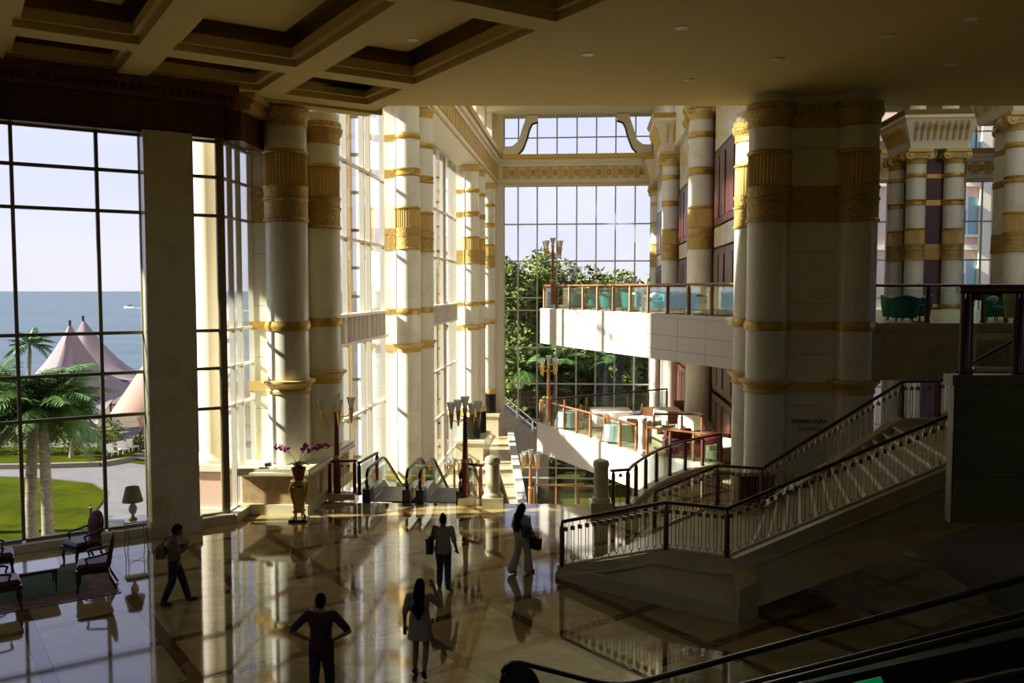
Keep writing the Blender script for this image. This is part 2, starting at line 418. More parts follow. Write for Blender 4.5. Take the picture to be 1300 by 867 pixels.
for b0, b1 in BL:
    for (p0, p1), (q0, q1) in zip(AL, AL[1:]):
        MB().prism([cpt(p1, b0), cpt(q0, b0), cpt(q0, b1), cpt(p1, b1)], 11.9, 12.22).build('ceiling_beam', CEIL, cof)
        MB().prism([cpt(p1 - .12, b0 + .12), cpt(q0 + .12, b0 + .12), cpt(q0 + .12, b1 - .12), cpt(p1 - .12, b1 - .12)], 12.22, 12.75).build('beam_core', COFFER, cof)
# inner moulding frames of every coffer in view
for (p0, p1), (q0, q1) in zip(AL, AL[1:]):
    for (r0, r1), (s0, s1) in list(zip(BL, BL[1:]))[:3]:
        x0, x1, y0, y1 = p1 - .1, q0 + .1, r1 - .1, s0 + .1; t = 0.26
        for qq in ((x0, x1, y0, y0 + t), (x0, x1, y1 - t, y1), (x0, x0 + t, y0 + t, y1 - t), (x1 - t, x1, y0 + t, y1 - t)):
            MB().prism([cpt(qq[0], qq[2]), cpt(qq[1], qq[2]), cpt(qq[1], qq[3]), cpt(qq[0], qq[3])], 12.06, 12.3).build('coffer_moulding', CEIL, cof)
        MB().prism([cpt(x0 + .5, y0 + .5), cpt(x1 - .5, y0 + .5), cpt(x1 - .5, y1 - .5), cpt(x0 + .5, y1 - .5)], 12.58, 12.76).build('coffer_panel', CEIL, cof)
# slots either side of the coffered field, their shade filled in black, and the margin to the left wall
MB().prism([cpt(-.16, -.16), cpt(0, -.16), cpt(0, B1), cpt(-.16, B1)], 12.02, 12.7).build('slot_shade', BLACK, cof)
MB().prism([cpt(A1, 0), cpt(A1 + .14, 0), cpt(A1 + .14, B1), cpt(A1, B1)], 12.0, 12.7).build('slot_shade', BLACK, cof)
MB().prism([cpt(A1 + .14, -.3), cpt(A1 + 7, -.3), cpt(A1 + 7, B1), cpt(A1 + .14, B1)], 11.9, 12.75).build('ceiling_margin', CEIL, cof)
MB().prism([cpt(A0 - .25, -.12), cpt(A1 + 7, -.12), cpt(A1 + 7, -0.0), cpt(A0 - .25, -0.0)], 11.82, 12.75).build('edge_trim', CEIL, cof)
MB().prism([cpt(A0 - .25, -1.2), cpt(A1 + 7, -1.2), cpt(A1 + 7, -0.12), cpt(A0 - .25, -0.12)], 11.96, 12.75).build('ceiling_margin', CEIL, cof)
# strip over the alcove by the left columns
MB().prism([(-16, 27.2), (-3.7, 27.2), (-3.7, 24.4), cpt(A0 - .2, -1.0), cpt(A1 + 7, -1.0)], 12.25, 12.9).build('ceiling_slab', CEIL, cof)

atr = struct('ceiling', 'high cream plaster ceiling of the atrium', 'ceiling')
def brect(o0, o1, s0, s1): return [tuple(BW(o0, s0)[:2]), tuple(BW(o0, s1)[:2]), tuple(BW(o1, s1)[:2]), tuple(BW(o1, s0)[:2])]
# plaster ceiling round a tall glazed lantern, and a second over the second hall; both unseen, added for fill light
for q in ((-11, 42, 24.6, 29), (-11, 42, 70, 81), (-11, -8.3, 29, 70), (5.9, 15, 29, 70), (33, 42, 29, 70)):
    MB().prism(brect(*q), 22.3, 22.9).build('ceiling_slab', UPCEIL, atr)
LTOP = 33.0
for o0, o1 in ((-8.3, 5.9), (15, 33)):
    for q in ((o0 - .4, o0, 29, 70), (o1, o1 + .4, 29, 70), (o0 - .4, o1 + .4, 28.6, 29), (o0 - .4, o1 + .4, 70, 70.4)):
        MB().prism(brect(*q), 22.9, LTOP).build('fill_lantern_wall', UPCEIL, atr)
    nO, nS = (4, 8)
    for i in range(nO):
        for j in range(nS):
            a0_, a1_ = o0 + (o1 - o0) * i / nO, o0 + (o1 - o0) * (i + 1) / nO; b0_, b1_ = 29 + 41 * j / nS, 29 + 41 * (j + 1) / nS
            MB().prism(brect(a0_ + .1, a1_ - .1, b0_ + .1, b1_ - .1), LTOP - .05, LTOP - .03).build('fill_lantern_pane', GLASS, atr)
    for i in range(nO + 1): a0_ = o0 + (o1 - o0) * i / nO; MB().prism(brect(a0_ - .1, a0_ + .1, 29, 70), LTOP - .25, LTOP).build('fill_lantern_bar', FRAMEW, atr)
    for j in range(nS + 1): b0_ = 29 + 41 * j / nS; MB().prism(brect(o0, o1, b0_ - .1, b0_ + .1), LTOP - .2, LTOP).build('fill_lantern_bar', FRAMEW, atr)
for s_ in (71.5,):
    MB().prism([tuple(BW(-9, s_)[:2]), tuple(BW(-9, s_ + 1.2)[:2]), tuple(BW(8, s_ + 1.2)[:2]), tuple(BW(8, s_)[:2])], 21.7, 22.3).build('ceiling_beam', UPCEIL, atr)

# ================================================================== CLOSING WALLS (behind and beside the camera; stone ones coloured dark to cut fill light)
wb = struct('wall_back', 'olive stone wall behind the viewpoint, darkened to cut fill light', 'wall'); B(-18, 40, -8.5, -8, -1, 13).build('wall_panel', SHADEST, wb)
wr = struct('wall_right', 'olive stone wall beyond the stairs, darkened to cut fill light', 'wall'); B(21, 21.4, -8, 22.5, -1, 13).build('wall_panel', SHADEST, wr)
wr2 = struct('wall_right', 'red wood wall at the far side of the second hall', 'wall'); B(47, 47.5, 20, 80, -14, 23).build('wall_panel', REDWOOD, wr2)
wl = struct('wall_left', 'olive stone wall at the near end of the sea window, darkened to cut fill', 'wall')
MB().prism([(-19, 17.4), (-18.7, 17.0), (-18, -8), (-18.6, -8)], -1, 13).build('wall_panel', SHADEST, wl)
wg = struct('wall_front', 'cream retaining wall below the lobby edge', 'wall')
p0, p1 = BW(-10, 26.15), BW(1.0, 26.15)
MB().prism([(p0.x, p0.y), (p1.x, p1.y), (p1.x + .02, p1.y - .3), (p0.x + .02, p0.y - .3)], -14, -0.6).build('wall_panel', CREAM, wg)

# ================================================================== WINDOWS
PANE = {}
def glazing(name, label, origin, az, us, zs, fw=0.09, fd=0.16, fm=FRAMEW, thick=(), skip=None, sill=True, tw=None, paneoff=0.0):
    """us: mullion stations along azimuth az, zs: transom heights; one pane per cell"""
    root = struct(name, label, 'window', (origin[0], origin[1], 0), R(90) - R(az))
    tw = tw or fw
    for i, u in enumerate(us):
        wd = fw * (1.6 if u in thick else 1)
        B(u - wd / 2, u + wd / 2, -fd / 2, fd / 2, zs[0], zs[-1]).build('mullion', fm, root)
    for z in zs:
        for u0, u1 in zip(us, us[1:]):
            B(u0 + fw / 2, u1 - fw / 2, -fd * .4, fd * .4, z - tw / 2, z + tw / 2).build('transom', fm, root)
    for u0, u1 in zip(us, us[1:]):
        for z0, z1 in zip(zs, zs[1:]):
            k = (round(u1 - u0, 3), round(z1 - z0, 3))
            if k not in PANE: PANE[k] = B(0, u1 - u0 - fw, -.006, .006, 0, z1 - z0 - tw).mesh('pane', GLASS)
            link('pane', PANE[k], root, (u0 + fw / 2, paneoff, z0 + tw / 2))
    return root

WA = Vector((-9.76, 22.95)); da = Vector((math.sin(R(57)), math.cos(R(57)))); na = Vector((da.y, -da.x))  # na points into the room
def wpt(u, n=0): p = WA + da * u + na * n; return (p.x, p.y)
ZA = [0.24, 3.22, 4.33, 5.38, 8.53, 9.58, 10.55]
glazing('window_1', 'tall bronze-framed sea window behind the armchairs', WA, 57, [-9.4, -8.5, -6.7, -4.83, -2.93, -1.04, 0.0], ZA, 0.085, 0.14, FRAMED)
glazing('window_2', 'narrow bronze-framed window between dark pillar and corner post', WA, 57, [1.2, 1.98], ZA, 0.085, 0.14, FRAMED)
CP = WA + da * 2.06
bo = CP.x * cs - CP.y * sn; bs = CP.x * sn + CP.y * cs
GLO = bo                                     # offset of the long left glass line
w3 = glazing('window_3', 'white-framed corner window beside the gilt column', BW(GLO, 0), AX, [bs + .05, bs + .62, bs + 1.2, 25.35], ZA, 0.07, 0.14, FRAMEW)
# sills, pillar, corner post, wood fascia and cornice of the left wall
wlft = struct('wall_left', 'dark pillar and timber fascia wall framing the sea window', 'wall')
MB().prism([wpt(-.02, -.15), wpt(1.2, -.15), wpt(1.2, .62), wpt(-.02, .62)], 0, 10.6).build('pillar', CREAM, wlft)
MB().prism([wpt(-.06, -.15), wpt(1.24, -.15), wpt(1.24, .68), wpt(-.06, .68)], 0, .42).build('pillar_base', CREAM, wlft)
MB().prism([wpt(1.96, -.12), wpt(2.14, -.12), wpt(2.14, .1), wpt(1.96, .1)], 0, 10.6).build('corner_post', FRAMED, wlft)
MB().prism([wpt(-9.4, -.1), wpt(0, -.1), wpt(0, .28), wpt(-9.4, .28)], 0, .2).build('sill', CREAM, wlft)
MB().prism([wpt(1.24, -.1), wpt(2.1, -.1), wpt(2.2, .3), wpt(1.24, .3)], 0, .24).build('sill', CREAM, wlft)
c0, c1 = BW(GLO - .1, bs), BW(GLO + .35, bs - .1); c2, c3 = BW(GLO + .35, 25.0), BW(GLO - .1, 25.3)
MB().prism([tuple(c0[:2]), tuple(c1[:2]), tuple(c2[:2]), tuple(c3[:2])], 0, .24).build('sill', CREAM, wlft)
for u0, u1 in ((-9.4, -6.2), (-6.2, -3.1), (-3.1, 0), (0, 2.05)):
    MB().prism([wpt(u0 + .004, -.25), wpt(u1 - .004, -.25), wpt(u1 - .004, .5), wpt(u0 + .004, .5)], 10.55, 11.42).build('fascia_board', REDWOOD, wlft)
    MB().prism([wpt(u0 + .004, .5), wpt(u1 - .004, .5), wpt(u1 - .004, .56), wpt(u0 + .004, .56)], 10.66, 10.74).build('fascia_bead', REDWOOD, wlft)
MB().prism([wpt(-9.4, -.25), wpt(2.3, -.25), wpt(2.3, .62), wpt(-9.4, .62)], 11.42, 11.56).build('cornice', MAHOG, wlft)
MB().prism([wpt(-9.4, -.25), wpt(2.4, -.25), wpt(2.4, .8), wpt(-9.4, .8)], 11.70, 11.97).build('cornice', MAHOG, wlft)
dm = MB().box(-.05, .05, -.06, .06, 0, .13).mesh('dentil', MAHOG)
for k in range(62): link('dentil', dm, wlft, (*wpt(-9.3 + k * .19, .64), 11.565), R(90 - 57))
MB().prism([wpt(-9.4, -.25), wpt(2.3, -.25), wpt(2.3, .58), wpt(-9.4, .58)], 11.56, 11.70).build('cornice', MAHOG, wlft)
# return fascia along the corner window
f0, f1, f2, f3 = BW(GLO - .2, bs), BW(GLO + .58, bs + .1), BW(GLO + .58, 25.1), BW(GLO - .2, 25.1)
MB().prism([tuple(f[:2]) for f in (f0, f1, f2, f3)], 10.6, 11.42).build('fascia_board', MAHOG, wlft)
g1, g2 = BW(GLO + .85, bs + .1), BW(GLO + .85, 25.0)
MB().prism([tuple(f[:2]) for f in (f0, g1, g2, f3)], 11.42, 11.6).build('cornice', GOLDP, wlft)
g1, g2 = BW(GLO + 1.0, bs + .1), BW(GLO + 1.0, 25.0)
MB().prism([tuple(f[:2]) for f in (f0, g1, g2, f3)], 11.74, 11.98).build('cornice', GOLDP, wlft)
g1, g2 = BW(GLO + .8, bs + .1), BW(GLO + .8, 25.0)
MB().prism([tuple(f[:2]) for f in (f0, g1, g2, f3)], 11.6, 11.74).build('cornice', GOLDP, wlft)
dm2 = MB().box(-.06, .06, -.05, .05, 0, .13).mesh('dentil', GOLDP)
for k in range(5): link('dentil', dm2, wlft, BW(GLO + .86, bs + .25 + k * .18, 11.6), RZ)

# long glass wall on the left of the atrium, one window per bay --------------
ZL = [-6.5, -5.4, -2.15, 1.05, 4.25, 5.45, 8.65, 11.85, 15.9]
def fins(root, ss):
    me = B(-.95, -.62, -.17, .17, -6.6, 15.9).mesh('fin', TAN)
    bk = B(-.62, -.08, -.09, .09, -.07, .07).mesh('bracket', BROWNF)
    for s_ in ss:
        f = link('fin', me, root, (s_, 0, 0), R(-90))
        for z in (-4.6, -2.9, -1.2, .6, 2.4, 6.2, 7.5, 9.2, 10.9, 12.6, 14.3): link('bracket', bk, root, (s_, 0, z), R(-90))
def bay(name, label, s0, s1, fs):
    us = [s0]
    for f in fs: us += [f - .55, f + .55]
    us.append(s1)
    r = glazing(name, label, BW(GLO, 0), AX, us, ZL, 0.13, 0.22, FRAMEW, tw=0.11)
    fins(r, fs)
    # white spandrel beam with fins
    for u0, u1 in zip(us, us[1:]):
        n = max(1, round((u1 - u0) / .75))
        for k in range(n):
            B(u0 + (u1 - u0) * k / n + .03, u0 + (u1 - u0) * (k + 1) / n - .03, -.10, -.04, 4.32, 5.38).build('spandrel_panel', PANEL, r)
            B(u0 + (u1 - u0) * k / n - .03, u0 + (u1 - u0) * k / n + .03, -.28, -.04, 4.30, 5.40).build('spandrel_rib', PANEL, r)
    B(s0, s1, -.30, .02, 5.38, 5.5).build('spandrel_rail', PANEL, r); B(s0, s1, -.30, .02, 4.2, 4.32).build('spandrel_rail', PANEL, r)
    return r
bay('window_4', 'tall glass bay with tan fins beyond the gilt column by the orchid', 28.6, 42.2, (31.15, 35.0, 38.85))
bay('window_5', 'tall glass bay with tan fins between the second and third column piers', 45.6, 65.6, (48.6, 52.45, 56.3, 60.15, 63.6))
bay('window_6', 'glass bay with tan fins beside the last column pier', 69.0, 77.0, (71.0, 74.8))
# end wall -------------------------------------------------------------------
ZE = [-13.8, -10.95, -10.0, -6.62, -5.52, -2.15, 1.21, 4.62, 5.78, 9.13, 12.49, 15.95]
UE = [-.72, .56, 2.32, 4.11, 5.92, 7.68, 9.42, 11.19, 12.6]
glazing('window_7', 'great end window of tall panes looking onto trees', (0, 80), 95, UE, ZE, 0.12, 0.2, FRAMEG, tw=0.12)
for z0, z1 in ((4.62, 5.78), (-6.62, -5.52)):
    pass
UR = [31.9, 33.24, 35, 36.8, 38.5, 39.8, 41.26, 42.78, 44.5, 46]
glazing('window_8', 'end window of the second hall facing a pink building', (0, 80), 95, UR, ZE, 0.12, 0.2, FRAMEG, tw=0.12)
ZU = [18.75, 20.3, 22.2]
glazing('window_9', 'clerestory window band above the end entablature', (0, 80), 95, [-.7, .6, 2.32, 4.11, 5.92, 7.68, 9.42, 11.19, 12.6], ZU, 0.12, 0.16, FRAMEG, tw=0.1)
glazing('window_10', 'clerestory window of the second hall', (0, 80), 95, [31.9, 34, 36.2, 38.4, 40.6, 42.8, 45], ZU, 0.12, 0.16, FRAMEG, tw=0.1)

# end entablature --------------------------------------------------------------
def entabl(name, label, origin, az, u0, u1, flip=1, n=None, z0=15.95, skipd=False):
    r = struct(name, label, 'entablature', (origin[0], origin[1], 0), R(90) - R(az))
    def bx(nm, m, d0, d1, za, zb): return B(u0, u1, min(-d0 * flip, -d1 * flip), max(-d0 * flip, -d1 * flip), z0 + za, z0 + zb).build(nm, m, r)
    bx('architrave', ENTAB, -.3, .30, 0, .62); bx('gilt_bead', GOLDP, -.3, .38, .12, .24)
    bx('frieze', ENTAB, -.3, .22, .62, 1.72)
    bx('cornice', ENTAB, -.3, .42, 1.72, 2.05); bx('cornice', ENTAB, -.3, .62, 2.05, 2.4); bx('gilt_cornice', GOLD, -.3, .8, 2.4, 2.78)
    L = u1 - u0; n = n or round(L / .93); st = L / n
    tr = MB()
    for q in (-.21, 0, .21): tr.box(q - .075, q + .075, -.1, .1, 0, .86)
    tr.box(-.3, .3, -.12, .12, -.1, 0).box(-.3, .3, -.12, .12, .86, .95)
    trm = tr.mesh('triglyph', GOLDP)
    ds = MB().lathe([(.01, -.07), (.26, -.07), (.29, 0), (.26, .05), (.16, .03), (.1, .09), (.01, .1)], 14)
    dme = ds.mesh('rosette', GOLD)
    for k in range(n):
        u = u0 + st * (k + .5)
        link('triglyph', trm, r, (u, -.26 * flip, z0 + .72))
        if k < n - 1:
            o = link('rosette', dme, r, (u + st / 2, -.24 * flip, z0 + 1.18)); o.rotation_euler = (R(90) * flip, 0, 0)
    return r
entabl('trim_1', 'cream and gilt frieze of the end wall above the great window', (0, 80), 95, -1.0, 12.8, 1, 14)
entabl('trim_2', 'cream and gilt frieze above the second hall window', (0, 80), 95, 13.2, 47, 1, 34)
entabl('trim_3', 'cream and gilt frieze above the left column row', BW(-8.55, 0), AX, 27.5, 79.6, 1, 52)
# soffit over the left bays and the upper attic wall behind the frieze
att = struct('wall_left', 'cream attic wall above the left column row', 'wall')
MB().prism([tuple(BW(-11, 26.9)[:2]), tuple(BW(-11, 80)[:2]), tuple(BW(-8.86, 80)[:2]), tuple(BW(-8.86, 26.9)[:2])], 15.96, 16.55).build('soffit_slab', ENTAB, att)
MB().prism([tuple(BW(a, b)[:2]) for a, b in ((-10.95, 26.4), (-10.95, 31.0), (-10.7, 31.0), (-10.7, 26.4))], 11.9, 22.3).build('wall_panel', ENTAB, att)  # unseen panel added to shade the balcony end and the big pier
for s_ in (31, 37, 43.5, 50, 56, 61.5, 67.5, 73, 78.5):
    MB().prism([tuple(BW(a, b)[:2]) for a, b in ((-9.9, s_ - .7), (-9.9, s_ + .7), (-8.6, s_ + .7), (-8.6, s_ - .7))], 18.7, 22.3).build('attic_pier', ENTAB, att)
glazing('window_11', 'attic window band above the left column row', BW(-10.2, 0), AX, [27.5 + k * 3.48 for k in range(16)], [16.6, 19.4, 22.3], 0.13, 0.2, FRAMEW)
# end wall solids between and beside the windows
ew = struct('wall_end', 'cream end wall piers between the tall windows', 'wall', (0, 80, 0), R(90) - R(95))
B(-3.2, -.78, -.3, .4, -14, 22.3).build('wall_pier', ENTAB, ew); B(12.66, 31.84, -.3, .4, -14, 22.3).build('wall_panel', REDWOOD, ew)
B(-.78, 12.7, .2, .4, 18.5, 18.7).build('ledge', CREAM, ew)
# scroll brackets of the clerestory
def scroll(u, flip):
    pr = [(-.2, 0), (1.05, 0), (1.5, .5), (1.85, 1.4), (2.1, 2.3), (2.35, 2.75), (2.9, 2.95), (2.9, 3.5), (1.9, 3.5), (1.45, 2.2), (1.15, 1.2), (.6, .75), (-.2, .72)]
    mb = MB()
    vs = [(u + flip * x, -.75, 18.73 + y) for x, y in pr] + [(u + flip * x, -.25, 18.73 + y) for x, y in pr]
    n = len(pr)
    mb.add(vs, [tuple(range(n)), tuple(reversed(range(n, 2 * n)))] + [(i, (i + 1) % n, n + (i + 1) % n, n + i) for i in range(n)])
    o = mb.build('scroll_bracket', ENTAB, ew)
    mb2 = MB().tube([(u + flip * x, -.5, 18.73 + y) for x, y in pr[1:7]], .15, 6); mb2.build('scroll_edge', BLACKST, o)
for u, f in ((-.5, 1), (12.4, -1), (32.3, 1), (44.4, -1)): scroll(u, f)
# red timber wall between the right-hand columns
rw = struct('wall_right', 'dark red panelled timber wall behind the right column row', 'wall')
pz = [(-6.6, -2.6), (-2.4, 1.6), (1.8, 4.9), (5.6, 8.4), (8.5, 9.4), (9.5, 12.9), (13.0, 16)]
for s0, s1 in ((29.2, 34), (34, 38.5), (38.5, 42.0), (46, 50.5), (50.5, 55), (55, 58), (62, 67), (67, 72), (72, 77)):
    for z0, z1 in pz:
        m = CREAM if z0 in (8.5, 13.0) else REDWOOD
        MB().prism([tuple(BW(a, b)[:2]) for a, b in ((5.95, s0 + .03), (5.95, s1 - .03), (6.3, s1 - .03), (6.3, s0 + .03))], z0, z1).build('wall_panel', m, rw)
        if m is REDWOOD:
            for q0, q1 in ((s0 + .3, (s0 + s1) / 2 - .15), ((s0 + s1) / 2 + .15, s1 - .3)):
                MB().prism([tuple(BW(a, b)[:2]) for a, b in ((5.90, q0), (5.90, q1), (5.95, q1), (5.95, q0))], z0 + .3, z1 - .3).build('raised_panel', REDWOOD, rw)
MB().prism([tuple(BW(a, b)[:2]) for a, b in ((6.3, 29), (6.3, 79), (6.5, 79), (6.5, 29))], -14, 22.3).build('wall_core', REDWOOD, rw)
MB().prism([tuple(BW(a, b)[:2]) for a, b in ((5.7, 27.5), (5.7, 79), (6.6, 79), (6.6, 27.5))], 16, 22.3).build('wall_head', ENTAB, rw)

# ================================================================== COLUMN PIERS
CM = {}
def cm(key, fn):
    if key not in CM: CM[key] = fn()
    return CM[key]
RC = 0.61
def drum(z0, z1):
    def f():
        h = z1 - z0
        return MB().lathe([(RC - .012, 0), (RC, .012), (RC, h - .012), (RC - .012, h)], 32).mesh('shaft_drum', WHITE, True)
    return cm(('drum', round(z1 - z0, 3)), f)
def ornament(kind):
    def f():
        if kind == 'flare': return MB().lathe([(.61, 0), (.65, .02), (.66, .1), (.63, .14), (.66, .2), (.72, .28), (.79, .34), (.79, .4), (.61, .42)], 32).mesh('flared_band', GOLDP, True)
        if kind == 'ring': return MB().lathe([(.61, 0), (.65, .0), (.66, .06), (.68, .13), (.66, .2), (.65, .27), (.61, .27)], 32).mesh('gilt_ring', GOLD, True)
        if kind == 'relief': return MB().lathe([(.61, 0), (.67, .0), (.67, .07), (.63, .1), (.635, .6), (.67, .64), (.67, .7), (.61, .7)], 32).mesh('relief_band', GOLDR, True)
        if kind == 'relief2': return MB().lathe([(.61, 0), (.63, .0), (.64, .2), (.66, .27), (.66, .32), (.61, .33)], 32).mesh('relief_band', GOLDR, True)
        if kind == 'flutes':
            m = MB(); n = 36; vs = []; 
            for z in (0, .9):
                for k in range(n * 2):
                    r = .625 if k % 2 else .585; a = math.pi * k / n; vs.append((r * math.cos(a), r * math.sin(a), z))
            m.add(vs, [(k, (k + 1) % (2 * n), 2 * n + (k + 1) % (2 * n), 2 * n + k) for k in range(2 * n)])
            return m.mesh('fluted_band', GOLDP)
        if kind == 'bead': return MB().lathe([(.61, 0), (.66, .02), (.67, .06), (.66, .1), (.61, .12)], 32).mesh('gilt_bead', GOLD, True)
        if kind == 'double': return MB().lathe([(.61, 0), (.655, 0), (.66, .07), (.63, .1), (.63, .22), (.66, .25), (.67, .33), (.61, .36)], 32).mesh('gilt_ring', GOLD, True)
        if kind == 'cap': return MB().lathe([(.61, 0), (.65, .03), (.64, .2), (.67, .28), (.72, .34), (.74, .5), (.70, .54), (.70, .7), (.61, .7)], 32).mesh('gilt_cap', GOLDR, True)
        if kind == 'topcap': return MB().lathe([(.61, 0), (.63, .04), (.63, .2), (.68, .3), (.76, .4), (.76, .5), (.61, .5)], 32).mesh('column_cap', GOLDP, True)
        if kind == 'foot': return MB().lathe([(.61, 0), (.70, 0), (.70, .1), (.65, .2), (.64, .42), (.61, .46)], 32).mesh('gilt_foot_ring', GOLDP, True)
        if kind == 'blackbase': return MB().lathe([(.66, 0), (.66, 1.7), (.62, 1.75)], 32).mesh('black_base', BLACKST, True)
    return cm(kind, f)
ORN = [('flare', 3.42, .42), ('ring', 5.3, .27), ('relief', 8.5, .7), ('relief2', 9.22, .33), ('flutes', 9.56, .9), ('bead', 10.46, .12)]
def column(root, x, y, zb, zt, mode):
    o = list(ORN)
    if mode == 'low': o += [('cap', 11.25, .7)]
    else: o += [('double', 12.1, .36), ('ring', 13.9, .27), ('topcap', 15.45 if mode == 'left' else 14.75, .5)]
    if zb < -3: o = [('blackbase', zb, 1.75), ('foot', zb + 1.75, .46)] + o
    z = zb
    for k, z0, h in sorted(o, key=lambda q: q[1]):
        if z0 < zb - .01: continue
        g = z0 - z
        if g > .02:
            n = max(1, round(g / 1.55))
            for i in range(n): link('shaft_drum', drum(0, g / n), root, (x, y, z + g * i / n))
        link({'flare': 'flared_band', 'ring': 'gilt_ring', 'relief': 'relief_band', 'relief2': 'relief_band', 'flutes': 'fluted_band', 'bead': 'gilt_bead', 'double': 'gilt_ring', 'cap': 'gilt_cap', 'topcap': 'column_cap', 'foot': 'gilt_foot_ring', 'blackbase': 'black_base'}[k], ornament(k), root, (x, y, z0))
        z = z0 + h
    g = zt - z
    if g > .03: link('shaft_drum', drum(0, g), root, (x, y, z))
def core(root, x0, x1, y0, y1, zb, zt, m=WHITE):
    n = max(1, round((zt - zb) / 1.6)); h = (zt - zb) / n
    for i in range(n): B(x0, x1, y0, y1, zb + i * h + .006, zb + (i + 1) * h - .006).build('marble_block', m, root)
    B(x0 + .01, x1 - .01, y0 + .01, y1 - .01, zb, zt).build('pier_core', GROUT, root)
    for z0, h, m2, e in ((3.45, .3, GOLDP, .05), (5.32, .23, GOLD, .035), (8.5, .7, GOLDR, .03), (9.22, .33, GOLDR, .02), (12.1, .36, GOLD, .03), (13.9, .27, GOLD, .03), (11.25, .7, GOLDR, .03)):
        if (z0 == 11.25) != (zt < 12.5) and z0 > 10.6: continue
        if z0 + h > zt: continue
        B(x0 - e, x1 + e, y0 - e, y1 + e, z0, z0 + h).build('gilt_band', m2, root)
    if zb < -3: B(x0 - .03, x1 + .03, y0 - .03, y1 + .03, zb + 1.75, zb + 2.2).build('gilt_band', GOLDP, root)

LO = -8.93
def left_pier(label, s_, zb, zt, mode, plinth=None):
    r = thing('column_pier', label, 'column', BW(LO, s_), RZ)
    column(r, 0, 0, zb, zt, mode); column(r, .12, 3.0, zb, zt, mode)
    core(r, GLO - LO - .05, -.1, .15, 3.1, zb, zt)
    if plinth: plinth(r)
    return r
r1 = left_pier('white marble column pair with gilt bands standing behind the pink orchid', 25.2, 1.36, 12.25, 'low')
pl1 = thing('marble_plinth', 'beige marble plinth wall with rounded ledge beneath the column by the orchid', 'plinth', BW(LO, 25.2), RZ)
for k, (y0, y1) in enumerate(((-1.1, .45), (.45, 2.0), (2.0, 3.55))):
    B(-1.05, .83, y0 + .004, y1 - .004, .3, 1.12).build('marble_block', BEIGE, pl1)
B(-1.12, .92, -1.18, 3.6, 0, .3).build('base_course', CREAM, pl1)
MB().box(-1.12, .98, -1.24, 3.6, 1.2, 1.36).build('ledge', CREAM, pl1)
MB().tube([(-1.1, -1.2, 1.2), (.95, -1.2, 1.2), (.95, 3.6, 1.2)], .085, 8).build('ledge_roll', CREAM, pl1)
B(-1.08, .88, -1.13, 3.58, 1.1, 1.16).build('ledge_fillet', CREAM, pl1)
for lab, s_, zb in (('white marble column pair with gilt bands rising behind the down escalators', 42.65, -4.85),
                    ('white column pair on black base, third along the glass wall', 66.2, -5.0),
                    ('slim far white column pair on black base touching the end window', 77.6, -4.6)):
    r = left_pier(lab, s_, zb, 15.95, 'left')
    p = thing('marble_plinth', {42.65: 'marble plinth under the column pair behind the down escalators', 66.2: 'marble plinth under the third column pair by the glass', 77.6: 'marble plinth under the column pair touching the end window'}[s_], 'plinth', BW(LO, s_), RZ)
    y1 = 3.6 if s_ < 70 else 1.6
    B(-1.15, 1.0, -1.0, y1, -6.6, zb - .22).build('plinth_block', CREAM, p); B(-1.2, 1.1, -1.1, y1, zb - .22, zb).build('ledge', CREAM, p)

def ionic(root, x, y, z):
    B(x - .78, x + .78, y - .78, y + .78, z + .42, z + .62).build('abacus', GOLDP, root)
    for sx_ in (-1, 1):
        for sy_ in (-1, 1):
            m = MB(); m.T = Matrix.Translation((x + sx_ * .62, y + sy_ * .45, z + .22)) @ Matrix.Rotation(R(90), 4, 'X')
            m.lathe([(.02, -.22), (.27, -.2), (.29, 0), (.27, .2), (.02, .22)], 14); m.build('volute', GOLDP, root, smooth=True)
            m = MB(); m.T = Matrix.Translation((x + sx_ * .62, y + sy_ * .69, z + .22)) @ Matrix.Rotation(R(90), 4, 'X'); m.lathe([(.02, -.05), (.12, -.04), (.12, .04), (.02, .05)], 10); m.build('volute_eye', GOLD, root)
    B(x - .6, x + .6, y - .62, y + .62, z + .2, z + .42).build('volute_bridge', GOLDP, root)
def capblock(root, x0, x1, y0, y1, z):
    MB().frus((x0, x1, y0, y1), (x0 - .1, x1 + .1, y0 - .1, y1 + .1), z, z + .5).build('capital_block', ENTAB, root)
    MB().frus((x0 - .1, x1 + .1, y0 - .1, y1 + .1), (x0 - .55, x1 + .55, y0 - .55, y1 + .55), z + .5, z + 1.9).build('capital_block', ENTAB, root)
    B(x0 - .62, x1 + .62, y0 - .62, y1 + .62, z + 1.9, z + 2.1).build('abacus', ENTAB, root)
    MB().frus((x0 - .62, x1 + .62, y0 - .62, y1 + .62), (x0 - .8, x1 + .8, y0 - .8, y1 + .8), z + 2.1, z + 2.4).build('abacus', GOLD, root)
    n = max(3, round((x1 - x0) / .42)); cn = MB().tube([(0, .02, 0), (0, -.1, .3), (0, -.16, .6), (0, -.42, .9), (0, -.5, 1.15)], [.07, .09, .12, .1, .07], 6).mesh('console', GOLDP)
    for k in range(n): link('console', cn, root, (x0 + (x1 - x0) * (k + .5) / n, y0 - .12, z + .55))
    n2 = max(3, round((y1 - y0) / .42))
    for k in range(n2):
        link('console', cn, root, (x0 - .12, y0 + (y1 - y0) * (k + .5) / n2, z + .55), R(-90))

